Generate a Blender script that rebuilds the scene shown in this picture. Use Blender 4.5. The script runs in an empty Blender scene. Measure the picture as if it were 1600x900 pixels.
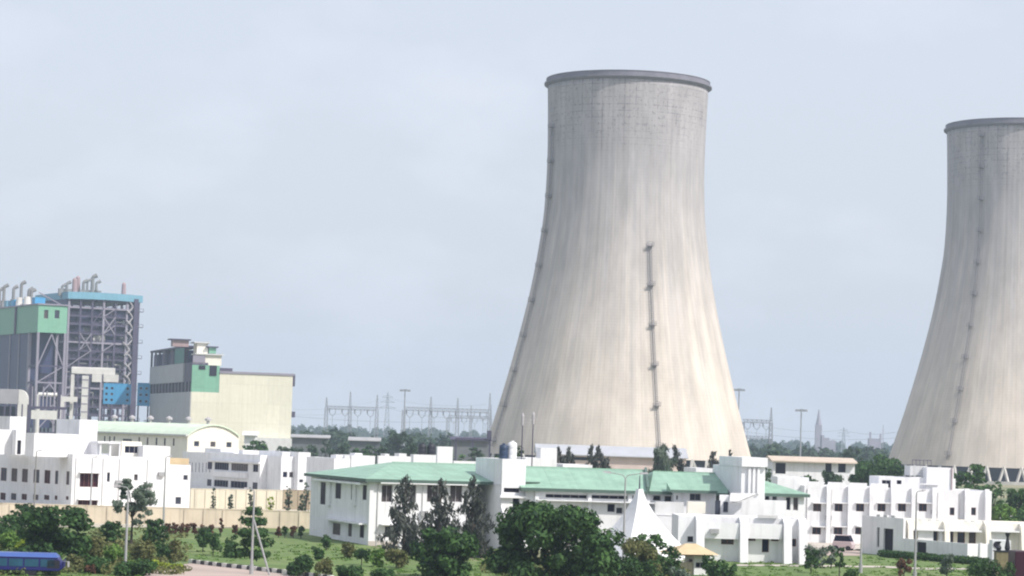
import bpy, math, random
import numpy as np
from mathutils import Vector
R = math.radians
S_ = bpy.context.scene
COL = S_.collection
# ---------------------------------------------------------------- camera
CAM_H = 12.5; FPX = 4000.0; PITCH = math.atan(232 / 4000); ROLL = R(1.8)
fw = Vector((0, math.cos(PITCH), math.sin(PITCH)))
up0 = Vector((0, -math.sin(PITCH), math.cos(PITCH))); rt0 = Vector((1, 0, 0))
RT = rt0 * math.cos(ROLL) + up0 * math.sin(ROLL)
UP = up0 * math.cos(ROLL) - rt0 * math.sin(ROLL)
cd = bpy.data.cameras.new('camera'); cam = bpy.data.objects.new('camera', cd); COL.objects.link(cam)
from mathutils import Matrix
mw = Matrix((RT, UP, -fw)).transposed().to_4x4(); mw.translation = Vector((0, 0, CAM_H))
cam.matrix_world = mw
cd.sensor_width = 36; cd.lens = 36 * FPX / 1600; cd.clip_start = 1; cd.clip_end = 30000
S_.camera = cam
# ---------------------------------------------------------------- light
SUN_AZ = R(125); SUN_EL = R(46)
sd = Vector((math.sin(SUN_AZ) * math.cos(SUN_EL), math.cos(SUN_AZ) * math.cos(SUN_EL), math.sin(SUN_EL)))
sl = bpy.data.lights.new('sun', 'SUN'); sl.energy = 3.75; sl.angle = R(1.2); sl.color = (1, .955, .89)
so = bpy.data.objects.new('sun', sl); COL.objects.link(so); so.rotation_euler = sd.to_track_quat('Z', 'Y').to_euler(); so.location = (0, 0, 300)
W = bpy.data.worlds.new('World'); S_.world = W; W.use_nodes = True
nt = W.node_tree; nt.nodes.clear()
def nn(t, ty, **k):
    n = t.nodes.new(ty)
    for a, b in k.items():
        if a[0] == '_': setattr(n, a[1:], b)
        else: n.inputs[int(a[1:]) if a[0] == 'i' and a[1:].isdigit() else a].default_value = b
    return n
out = nn(nt, 'ShaderNodeOutputWorld'); bg = nn(nt, 'ShaderNodeBackground'); bg.inputs[1].default_value = .12
sky = nt.nodes.new('ShaderNodeTexSky'); sky.sky_type = 'NISHITA'; sky.sun_disc = False
sky.sun_elevation = SUN_EL; sky.sun_rotation = SUN_AZ; sky.air_density = 1.2; sky.dust_density = 4; sky.ozone_density = 1.5
tc = nn(nt, 'ShaderNodeTexCoord'); mp = nn(nt, 'ShaderNodeMapping'); mp.inputs['Scale'].default_value = (1, 1, 2.0); mp.inputs['Location'].default_value = (5.1, 0, 1.35)
no = nn(nt, 'ShaderNodeTexNoise'); no.inputs['Scale'].default_value = 9; no.inputs['Detail'].default_value = 5; no.inputs['Roughness'].default_value = .55
cr = nn(nt, 'ShaderNodeMapRange'); cr.inputs[1].default_value = .5; cr.inputs[2].default_value = .85; cr.inputs[3].default_value = 0; cr.inputs[4].default_value = .6
m1 = nn(nt, 'ShaderNodeMixRGB'); m1.inputs[0].default_value = .72; m1.inputs[2].default_value = (5.48, 5.77, 6.55, 1)   # thin high veil
m2 = nn(nt, 'ShaderNodeMixRGB'); m2.inputs[2].default_value = (6.2, 6.3, 7.05, 1)   # soft cloud
L = nt.links.new
L(tc.outputs['Generated'], mp.inputs[0]); L(mp.outputs[0], no.inputs[0]); L(no.outputs[0], cr.inputs[0])
L(sky.outputs[0], m1.inputs[1]); L(m1.outputs[0], m2.inputs[1]); L(cr.outputs[0], m2.inputs[0]); L(m2.outputs[0], bg.inputs[0]); L(bg.outputs[0], out.inputs[0])
S_.view_settings.view_transform = 'Standard'; S_.view_settings.look = 'None'; S_.view_settings.exposure = .33; S_.view_settings.gamma = 1
S_.render.engine = 'CYCLES'; S_.cycles.use_denoising = True; S_.cycles.max_bounces = 5; S_.cycles.diffuse_bounces = 3
S_.cycles.volume_bounces = 1; S_.cycles.transparent_max_bounces = 6
S_.render.filter_size = 1.9; S_.cycles.filter_width = 2.1

# ---------------------------------------------------------------- projection helpers (photo of 1600 x 900)
CP = Vector((0, 0, CAM_H))
def proj(p):
    d = Vector(p) - CP; w = d.dot(fw)
    return 800 + FPX * d.dot(RT) / w, 450 - FPX * d.dot(UP) / w
def ray(px, py): return fw * FPX + RT * (px - 800) + UP * (450 - py)
def ground(px, py, z=0.0):
    d = ray(px, py); t = (z - CAM_H) / d.z; return CP + d * t
def atY(px, py, Y):
    d = ray(px, py); return CP + d * (Y / d.y)
def solve(f, t, a=0.0, b=10.0):
    fa, fb = f(a) - t, f(b) - t
    for _ in range(30):
        if abs(fb - fa) < 1e-12: break
        c = b - fb * (b - a) / (fb - fa); a, fa = b, fb; b = c; fb = f(b) - t
        if abs(fb) < 1e-5: break
    return b
class Fr:                       # a building's own axes: u along the front, v into depth
    def __init__(s, px, S, ang, zref=4.0):
        s.S = S; Y = FPX / S; s.a = R(ang)
        X = solve(lambda x: proj((x, Y, zref))[0], px, -10, 10)
        s.o = Vector((X, Y, 0)); s.uu = Vector((math.cos(s.a), math.sin(s.a), 0)); s.vv = Vector((-math.sin(s.a), math.cos(s.a), 0))
    def w(s, u, v, z): return s.o + s.uu * u + s.vv * v + Vector((0, 0, z))
    def U(s, px, v=0, z=4): return solve(lambda u: proj(s.w(u, v, z))[0], px)
    def V(s, px, u=0, z=4): return solve(lambda v: proj(s.w(u, v, z))[0], px)
    def Z(s, u, v, py): return solve(lambda z: proj(s.w(u, v, z))[1], py)
    def ZF(s, px, py, v=0): return s.Z(s.U(px, v), v, py)

# ---------------------------------------------------------------- tagging
def tag(o, label=None, cat=None, group=None, kind=None):
    if label: o['label'] = label
    if cat: o['category'] = cat
    if group: o['group'] = group
    if kind: o['kind'] = kind
    return o
def empty(name, loc, rz=0, label=None, cat=None, group=None):
    e = bpy.data.objects.new(name, None); COL.objects.link(e); e.location = loc; e.rotation_euler = (0, 0, rz)
    e.empty_display_size = .5
    return tag(e, label, cat, group)
def at_frame(name, fr, label, cat, group=None): return empty(name, fr.o, fr.a, label, cat, group)
def copy_tree(o, parent=None):
    c = o.copy(); COL.objects.link(c)
    if parent is not None: c.parent = parent
    for ch in list(o.children): copy_tree(ch, c)
    return c

# ---------------------------------------------------------------- mesh collector
class MB:
    def __init__(s): s.v = []; s.f = []; s.m = []
    def add(s, vs, fs, mi=0):
        b = len(s.v); s.v += [tuple(p) for p in vs]; s.f += [tuple(i + b for i in f) for f in fs]; s.m += [mi] * len(fs)
    def box(s, x0, x1, y0, y1, z0, z1, mi=0):
        s.add([(x0,y0,z0),(x1,y0,z0),(x1,y1,z0),(x0,y1,z0),(x0,y0,z1),(x1,y0,z1),(x1,y1,z1),(x0,y1,z1)],
              [(3,2,1,0),(4,5,6,7),(0,1,5,4),(1,2,6,5),(2,3,7,6),(3,0,4,7)], mi); return s
    def quad(s, a, b, c, d, mi=0): s.add([a, b, c, d], [(0,1,2,3)], mi); return s
    def bar(s, p, q, w, h=None, mi=0):
        p = Vector(p); q = Vector(q); h = h or w; d = (q - p)
        if d.length < 1e-6: return s
        d.normalize(); a = Vector((0,0,1)) if abs(d.z) < .95 else Vector((1,0,0))
        x = d.cross(a).normalized() * (w / 2); y = x.cross(d).normalized() * (h / 2)
        vs = [e + sx * x + sy * y for e in (p, q) for sx, sy in ((-1,-1),(1,-1),(1,1),(-1,1))]
        s.add(vs, [(0,1,2,3),(7,6,5,4),(0,4,5,1),(1,5,6,2),(2,6,7,3),(3,7,4,0)], mi); return s
    def tube(s, p, q, r0, r1=None, n=8, mi=0, cap=True):
        p = Vector(p); q = Vector(q); r1 = r0 if r1 is None else r1; d = (q - p).normalized()
        a = Vector((0,0,1)) if abs(d.z) < .95 else Vector((1,0,0)); x = d.cross(a).normalized(); y = d.cross(x)
        vs = [e + (x * math.cos(t) + y * math.sin(t)) * r for e, r in ((p, r0), (q, r1)) for t in [2*math.pi*i/n for i in range(n)]]
        fs = [(i, (i+1) % n, n + (i+1) % n, n + i) for i in range(n)]
        if cap: fs += [tuple(range(n))[::-1], tuple(range(n, 2*n))]
        s.add(vs, fs, mi); return s
    def path(s, pts, r, n=6, mi=0):
        for a, b in zip(pts, pts[1:]): s.tube(a, b, r, r, n, mi)
        return s
    def lathe(s, prof, n=24, c=(0,0), mi=0):
        vs = []; k = len(prof)
        for r, z in prof:
            vs += [(c[0] + r*math.cos(2*math.pi*i/n), c[1] + r*math.sin(2*math.pi*i/n), z) for i in range(n)]
        fs = [(j*n+i, j*n+(i+1) % n, (j+1)*n+(i+1) % n, (j+1)*n+i) for j in range(k-1) for i in range(n)]
        s.add(vs, fs, mi); return s
    def build(s, name, mats, parent=None, smooth=False, bevel=0):
        me = bpy.data.meshes.new(name); me.from_pydata(s.v, [], s.f)
        if not isinstance(mats, (list, tuple)): mats = [mats]
        for m in mats: me.materials.append(m)
        if len(mats) > 1: me.polygons.foreach_set('material_index', s.m)
        if smooth: me.polygons.foreach_set('use_smooth', [True] * len(me.polygons))
        me.update(); o = bpy.data.objects.new(name, me); COL.objects.link(o)
        if parent is not None: o.parent = parent
        if bevel:
            b = o.modifiers.new('bevel', 'BEVEL'); b.width = bevel; b.segments = 2; b.limit_method = 'ANGLE'
        return o

# ---------------------------------------------------------------- materials
def mat(name, col, rough=.8, var=.12, scale=.6, streak=0, metal=0, spec=.3, bump=0, col2=None, c2=.0):
    m = bpy.data.materials.new(name); m.use_nodes = True; t = m.node_tree; b = t.nodes['Principled BSDF']
    b.inputs['Roughness'].default_value = rough; b.inputs['Metallic'].default_value = metal; b.inputs['Specular IOR Level'].default_value = spec
    tc = nn(t, 'ShaderNodeTexCoord'); n = nn(t, 'ShaderNodeTexNoise'); n.inputs['Scale'].default_value = scale; n.inputs['Detail'].default_value = 6; n.inputs['Roughness'].default_value = .6
    t.links.new(tc.outputs['Object'], n.inputs[0])
    mr = nn(t, 'ShaderNodeMapRange'); mr.inputs[1].default_value = .3; mr.inputs[2].default_value = .7; mr.inputs[3].default_value = 1 - var; mr.inputs[4].default_value = 1 + var * .5
    t.links.new(n.outputs[0], mr.inputs[0]); val = mr.outputs[0]
    if streak:
        mp = nn(t, 'ShaderNodeMapping'); mp.inputs['Scale'].default_value = (1.6, 1.6, .12); n2 = nn(t, 'ShaderNodeTexNoise'); n2.inputs['Scale'].default_value = 1.1; n2.inputs['Detail'].default_value = 5
        t.links.new(tc.outputs['Object'], mp.inputs[0]); t.links.new(mp.outputs[0], n2.inputs[0])
        m2 = nn(t, 'ShaderNodeMapRange'); m2.inputs[1].default_value = .5; m2.inputs[2].default_value = .75; m2.inputs[3].default_value = 1; m2.inputs[4].default_value = 1 - streak
        t.links.new(n2.outputs[0], m2.inputs[0]); mm = nn(t, 'ShaderNodeMath', _operation='MULTIPLY')
        t.links.new(val, mm.inputs[0]); t.links.new(m2.outputs[0], mm.inputs[1]); val = mm.outputs[0]
    vm = nn(t, 'ShaderNodeVectorMath', _operation='SCALE')
    if col2:
        n3 = nn(t, 'ShaderNodeTexNoise'); n3.inputs['Scale'].default_value = scale * .37 if not c2 else c2; n3.inputs['Detail'].default_value = 4
        t.links.new(tc.outputs['Object'], n3.inputs[0]); r3 = nn(t, 'ShaderNodeMapRange'); r3.inputs[1].default_value = .4; r3.inputs[2].default_value = .62
        t.links.new(n3.outputs[0], r3.inputs[0]); mx = nn(t, 'ShaderNodeMixRGB'); mx.inputs[1].default_value = (*col, 1); mx.inputs[2].default_value = (*col2, 1)
        t.links.new(r3.outputs[0], mx.inputs[0]); t.links.new(mx.outputs[0], vm.inputs[0])
    else: vm.inputs[0].default_value = col
    t.links.new(val, vm.inputs['Scale']); t.links.new(vm.outputs[0], b.inputs['Base Color'])
    if bump:
        bp = nn(t, 'ShaderNodeBump'); bp.inputs['Strength'].default_value = bump; bp.inputs['Distance'].default_value = .1
        t.links.new(n.outputs[0], bp.inputs['Height']); t.links.new(bp.outputs[0], b.inputs['Normal'])
    return m
def corrug(name, col, pitch=.35, axis=0, var=.1, rough=.5, strength=.15):
    """profiled sheet: ribs as a wave bump"""
    m = mat(name, col, rough, var, .5, streak=.08); t = m.node_tree; b = t.nodes['Principled BSDF']
    tc = nn(t, 'ShaderNodeTexCoord'); w = nn(t, 'ShaderNodeTexWave'); w.bands_direction = 'XYZ'[axis]; w.inputs['Scale'].default_value = 1 / pitch / 3.2
    bp = nn(t, 'ShaderNodeBump'); bp.inputs['Strength'].default_value = strength; bp.inputs['Distance'].default_value = .05
    sx = nn(t, 'ShaderNodeSeparateXYZ'); cx = nn(t, 'ShaderNodeCombineXYZ'); t.links.new(tc.outputs['Object'], sx.inputs[0]); t.links.new(sx.outputs[axis], cx.inputs[0]); t.links.new(sx.outputs[2], cx.inputs[1])
    bk = nn(t, 'ShaderNodeTexBrick'); bk.inputs['Scale'].default_value = 1; bk.inputs['Brick Width'].default_value = pitch * 3; bk.inputs['Row Height'].default_value = pitch * 4.5; bk.inputs['Mortar Size'].default_value = pitch * .045; bk.offset = 0
    bk.inputs['Color1'].default_value = (1, 1, 1, 1); bk.inputs['Color2'].default_value = (.9, .9, .9, 1); bk.inputs['Mortar'].default_value = (.75, .75, .75, 1); t.links.new(cx.outputs[0], bk.inputs[0])
    src = b.inputs['Base Color'].links[0].from_socket; ml = nn(t, 'ShaderNodeMixRGB', _blend_type='MULTIPLY'); ml.inputs[0].default_value = .7; t.links.new(src, ml.inputs[1]); t.links.new(bk.outputs[0], ml.inputs[2]); t.links.new(ml.outputs[0], b.inputs['Base Color'])
    t.links.new(tc.outputs['Object'], w.inputs[0]); t.links.new(w.outputs['Fac'], bp.inputs['Height']); t.links.new(bp.outputs[0], b.inputs['Normal'])
    return m
def leafmat(name, col, col2, rough=.75, trans=.25):
    m = bpy.data.materials.new(name); m.use_nodes = True; t = m.node_tree; b = t.nodes['Principled BSDF']; b.inputs['Roughness'].default_value = rough; b.inputs['Specular IOR Level'].default_value = .25
    g = nn(t, 'ShaderNodeNewGeometry'); mx = nn(t, 'ShaderNodeMixRGB'); mx.inputs[1].default_value = (*col, 1); mx.inputs[2].default_value = (*col2, 1)
    n = nn(t, 'ShaderNodeTexNoise'); n.inputs['Scale'].default_value = .5; tc = nn(t, 'ShaderNodeTexCoord'); t.links.new(tc.outputs['Object'], n.inputs[0])
    a = nn(t, 'ShaderNodeMath', _operation='ADD'); s = nn(t, 'ShaderNodeMath', _operation='MULTIPLY_ADD'); s.inputs[1].default_value = 1.6; s.inputs[2].default_value = -.8
    t.links.new(n.outputs[0], s.inputs[0]); t.links.new(s.outputs[0], a.inputs[0]); t.links.new(g.outputs['Random Per Island'], a.inputs[1]); a.use_clamp = True
    t.links.new(a.outputs[0], mx.inputs[0]); t.links.new(mx.outputs[0], b.inputs['Base Color'])
    tr = nn(t, 'ShaderNodeBsdfTranslucent'); ms = nn(t, 'ShaderNodeMixShader'); ms.inputs[0].default_value = trans
    t.links.new(mx.outputs[0], tr.inputs[0]); t.links.new(b.outputs[0], ms.inputs[1]); t.links.new(tr.outputs[0], ms.inputs[2])
    t.links.new(ms.outputs[0], t.nodes['Material Output'].inputs[0]); return m
WHITE = mat('white_plaster', (.78, .78, .80), .85, .1, .5, streak=.16)
CREAMW = mat('cream_white_plaster', (.82, .78, .70), .85, .07, .5, streak=.12)
DULLW = mat('weathered_plaster', (.6, .6, .6), .9, .12, .6, streak=.2)
ROOFTOP = mat('roof_terrace', (.42, .41, .4), .9, .2, .4)
GLASS = mat('dark_glass', (.012, .013, .035), .5, .3, .7, spec=.06)
GLASSR = mat('dark_red_curtain_glass', (.05, .015, .025), .5, .3, .9, spec=.06)
GLASSG = mat('grey_glass', (.05, .055, .08), .5, .3, .8, spec=.1)
DARK = mat('dark_parts_and_shade', (.018, .016, .03), .9, .2, 1)  # near-black; in openings it paints in the unlit inside
FRAMEW = mat('pale_frame', (.4, .38, .4), .6, .05, 1)
FRAMER = mat('brown_frame', (.2, .09, .08), .6, .1, 1)
GREENR = corrug('green_roof_sheet', (.27, .43, .33), 1.0, 0, .2, strength=.4)
PALEGR = corrug('pale_green_roof_sheet', (.66, .76, .60), .9, 1, .08)
FASCIA = mat('dark_green_fascia', (.09, .14, .12), .7)
CREAMWALL = mat('cream_boundary_wall', (.64, .56, .44), .9, .14, .35, streak=.28)
OCHRE = mat('ochre_roof', (.55, .43, .27), .85, .15, 1)
STEEL = mat('grey_purple_steel', (.075, .065, .11), .6, .2, .15)
STEELL = mat('light_steel', (.27, .25, .31), .6, .15, .15)
CLADB = corrug('navy_cladding', (.04, .05, .12), 1.5, 1, .2)
CLADG = corrug('green_cladding', (.2, .42, .3), 1.5, 0, .08)
CLADBL = corrug('sky_blue_cladding', (.07, .33, .6), 1.6, 0, .05)
CLADLB = corrug('pale_blue_cladding', (.17, .36, .47), 1.8, 0, .06)
CLADC = corrug('cream_cladding', (.72, .69, .57), 1.6, 0, .06, strength=.3)
CLADGR = corrug('grey_cladding', (.4, .4, .42), 1.6, 1, .12, strength=.4)
DUCT = mat('insulated_duct', (.68, .66, .63), .55, .15, .25)
PINK = mat('faded_pink_paint', (.36, .26, .27), .7, .15, .4)
PIPE = mat('grey_vent_pipe', (.22, .22, .22), .6, .2, .4)
GALV = mat('galvanised_pole', (.34, .34, .35), .5, .12, 1.5)
BLACKP = mat('black_plastic', (.02, .02, .03), .5, .1, 1)
BARK = mat('bark', (.06, .05, .045), .95, .3, 3)
SOIL = mat('soil', (.2, .15, .1), .95, .25, .8)
LEAF = {
 'dark': leafmat('dark_green_leaves', (.014, .04, .017), (.065, .14, .035), trans=.22),
 'mid': leafmat('mid_green_leaves', (.025, .065, .02), (.08, .16, .05)),
 'bright': leafmat('bright_green_leaves', (.07, .15, .03), (.16, .27, .06)),
 'casu': leafmat('casuarina_needles', (.028, .034, .032), (.10, .11, .095), trans=.12),
 'olive': leafmat('olive_leaves', (.07, .09, .03), (.2, .2, .08)),
 'lime': leafmat('lime_leaves', (.18, .26, .02), (.34, .4, .05)),
 'red': leafmat('red_leaves', (.08, .03, .022), (.16, .085, .05)),
 'haze': leafmat('far_leaves', (.03, .06, .035), (.07, .11, .06)),
 'grey': leafmat('silvery_leaves', (.07, .11, .08), (.16, .2, .15)),
}

GLASSC = mat('curtained_glass', (.10, .085, .09), .6, .4, 1.2, spec=.1); WR = random.Random(17)
# ---------------------------------------------------------------- walls with openings
def cutface(mb, a0, a1, z0, z1, ops, P, N, depth=.22, mi=0):
    """P(a,z,d) -> point on the face, d = inward"""
    A = sorted({a0, a1, *[x for o in ops for x in o[:2]]}); A = [x for x in A if a0 - 1e-6 <= x <= a1 + 1e-6]
    Zs = sorted({z0, z1, *[x for o in ops for x in o[2:4]]}); Zs = [x for x in Zs if z0 - 1e-6 <= x <= z1 + 1e-6]
    def flip(vs): return vs[::-1] if N else vs
    for i in range(len(A) - 1):
        for j in range(len(Zs) - 1):
            ca, cz = (A[i] + A[i+1]) / 2, (Zs[j] + Zs[j+1]) / 2
            if any(o[0] < ca < o[1] and o[2] < cz < o[3] for o in ops): continue
            mb.quad(*flip([P(A[i], Zs[j], 0), P(A[i+1], Zs[j], 0), P(A[i+1], Zs[j+1], 0), P(A[i], Zs[j+1], 0)]), mi=mi)
    for o in ops:
        x0, x1, y0, y1 = o[:4]
        for (p, q) in (((x0, y0), (x1, y0)), ((x1, y0), (x1, y1)), ((x1, y1), (x0, y1)), ((x0, y1), (x0, y0))):
            mb.quad(*flip([P(*p, 0), P(*p, depth), P(*q, depth), P(*q, 0)]), mi=mi)
def window(root, P, o, depth, gm, fm, name='window'):
    x0, x1, z0, z1 = o[:4]; mull = o[5] if len(o) > 5 else max(1, round((x1 - x0) / 1.0))
    f = MB(); w = .06
    def bx(a0, a1, b0, b1, d0, d1, mb):
        c = [P(a, b, d) for d in (d0, d1) for a, b in ((a0, b0), (a1, b0), (a1, b1), (a0, b1))]
        mb.add(c, [(0,1,2,3),(7,6,5,4),(0,4,5,1),(1,5,6,2),(2,6,7,3),(3,7,4,0)])
    d0, d1 = depth * .45, depth * .45 + .06
    bx(x0, x0 + w, z0, z1, d0, d1, f); bx(x1 - w, x1, z0, z1, d0, d1, f); bx(x0 + w, x1 - w, z0, z0 + w, d0, d1, f); bx(x0 + w, x1 - w, z1 - w, z1, d0, d1, f)
    for k in range(1, mull):
        xm = x0 + (x1 - x0) * k / mull; bx(xm - .025, xm + .025, z0 + w, z1 - w, d0, d1, f)
    fo = f.build(name, fm, root)
    p = MB(); bx(x0, x1, z0, z1, depth - .05, depth + .02, p); p.build('pane', WR.choice([gm, gm, gm, GLASSG, GLASSC]), fo)
def opening(root, P, o, depth, name='doorway'):  # dark pane in place of the shaded inside
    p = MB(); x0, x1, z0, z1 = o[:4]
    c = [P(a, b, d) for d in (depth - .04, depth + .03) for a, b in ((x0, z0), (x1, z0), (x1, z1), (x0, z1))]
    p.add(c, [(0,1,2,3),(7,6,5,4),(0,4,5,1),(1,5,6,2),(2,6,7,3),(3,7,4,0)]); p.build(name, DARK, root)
def block(root, u0, u1, v0, v1, z0, z1, m=WHITE, front=(), left=(), name='wall', par=.5, gm=GLASS, fm=FRAMEW, depth=.24, roof=True, pt=.18, dl=.12):
    mb = MB()
    PF = lambda a, z, d: (a, v0 + d, z); PL = lambda a, z, d: (u0 + d, a, z)
    cutface(mb, u0, u1, z0, z1, front, PF, False, depth)
    cutface(mb, v0, v1, z0, z1, left, PL, True, dl)
    mb.quad((u1, v1, z0), (u0, v1, z0), (u0, v1, z1), (u1, v1, z1)); mb.quad((u1, v0, z0), (u1, v1, z0), (u1, v1, z1), (u1, v0, z1))
    if roof:
        i0, i1, j0, j1 = u0 + pt, u1 - pt, v0 + pt, v1 - pt; zr = z1 - par
        o4 = [(u0, v0), (u1, v0), (u1, v1), (u0, v1)]; n4 = [(i0, j0), (i1, j0), (i1, j1), (i0, j1)]
        for k in range(4):
            a, b, c, d = o4[k], o4[(k+1) % 4], n4[(k+1) % 4], n4[k]
            mb.quad((*a, z1), (*b, z1), (*c, z1), (*d, z1)); mb.quad((*d, z1), (*c, z1), (*c, zr), (*d, zr))
        mb.quad(*[(*p, zr) for p in n4])
    w = mb.build(name, m, root)
    for ops, P, depth in ((front, PF, depth), (left, PL, dl)):
        for o in ops:
            ty = o[4] if len(o) > 4 else 'w'
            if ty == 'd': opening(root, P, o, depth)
            elif ty == 's': opening(root, P, o, depth, 'painted_dark_slot')
            else: window(root, P, o, depth, gm, fm)
    return w
def slab(root, u0, u1, v0, v1, z0, z1, m=WHITE, name='sunshade'): return MB().box(u0, u1, v0, v1, z0, z1).build(name, m, root)

# ---------------------------------------------------------------- ground
def sheet(name, pts, z, m, kind='structure', label=None):
    mb = MB(); mb.add([(p[0], p[1], z) for p in pts], [tuple(range(len(pts)))]); o = mb.build(name, m); o['kind'] = kind; return o
GROUND = mat('open_ground', (.13, .16, .07), .95, .3, .02, col2=(.3, .27, .17), c2=.012)
LAWN = mat('lawn_grass', (.12, .185, .055), .95, .35, .5, col2=(.17, .22, .08), c2=.06, bump=.3)
PAVE = mat('pale_paving', (.5, .45, .4), .9, .15, .3)
ROADM = mat('dusty_road', (.42, .34, .3), .9, .15, .15)
YARD = mat('dusty_yard', (.46, .42, .34), .95, .2, .08)
sheet('ground', [(-9000, -200), (9000, -200), (9000, 16000), (-9000, 16000)], 0, GROUND)
G = lambda px, py: ground(px, py)
sheet('lawn', [G(-60, 915), G(-60, 822), G(300, 826), G(500, 826), G(620, 868), G(790, 880), G(790, 915)], .03, LAWN)
sheet('lawn', [G(1040, 920), G(1060, 868), G(1150, 874), G(1250, 879), G(1340, 858), G(1520, 880), G(1700, 884), G(1700, 920)], .03, LAWN)
sheet('yard', [G(-300, 824), G(300, 824.5), G(500, 824.5), G(540, 800), G(540, 770), G(-300, 752)], .03, YARD)
sheet('yard', [G(1240, 858), G(1350, 862), G(1600, 868), G(1700, 850), G(1660, 800), G(1240, 820)], .03, PAVE)
sheet('road', [G(200, 935), G(235, 890), G(300, 881), G(380, 890), G(480, 903), G(640, 935)], .07, ROADM)
pp = [(1150, 883.5), (1230, 884), (1300, 885), (1380, 886), (1440, 889), (1520, 889), (1620, 892)]
sheet('path', [G(x, y - .9) for x, y in pp] + [G(x, y + 1.6) for x, y in pp[::-1]], .06, PAVE)
sheet('path', [G(1262, 860), G(1345, 861), G(1345, 869), G(1255, 869)], .06, ROADM)
# painted kerb beside the road: alternating blocks
kb = MB(); KP = [G(x, y) for x, y in ((296, 880.5), (340, 886), (395, 892), (450, 898), (520, 907))]
i = 0
for a, b in zip(KP, KP[1:]):
    n = max(1, int((b - a).length / .75)); 
    for k in range(n):
        p = a.lerp(b, (k + .06) / n); q = a.lerp(b, (k + .94) / n)
        kb.bar((p.x, p.y, .22), (q.x, q.y, .22), .3, .38, mi=i % 2); i += 1
tag(kb.build('kerb', [mat('kerb_white', (.7, .68, .65), .8), mat('kerb_black', (.06, .06, .07), .8)]), kind='structure')

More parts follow.
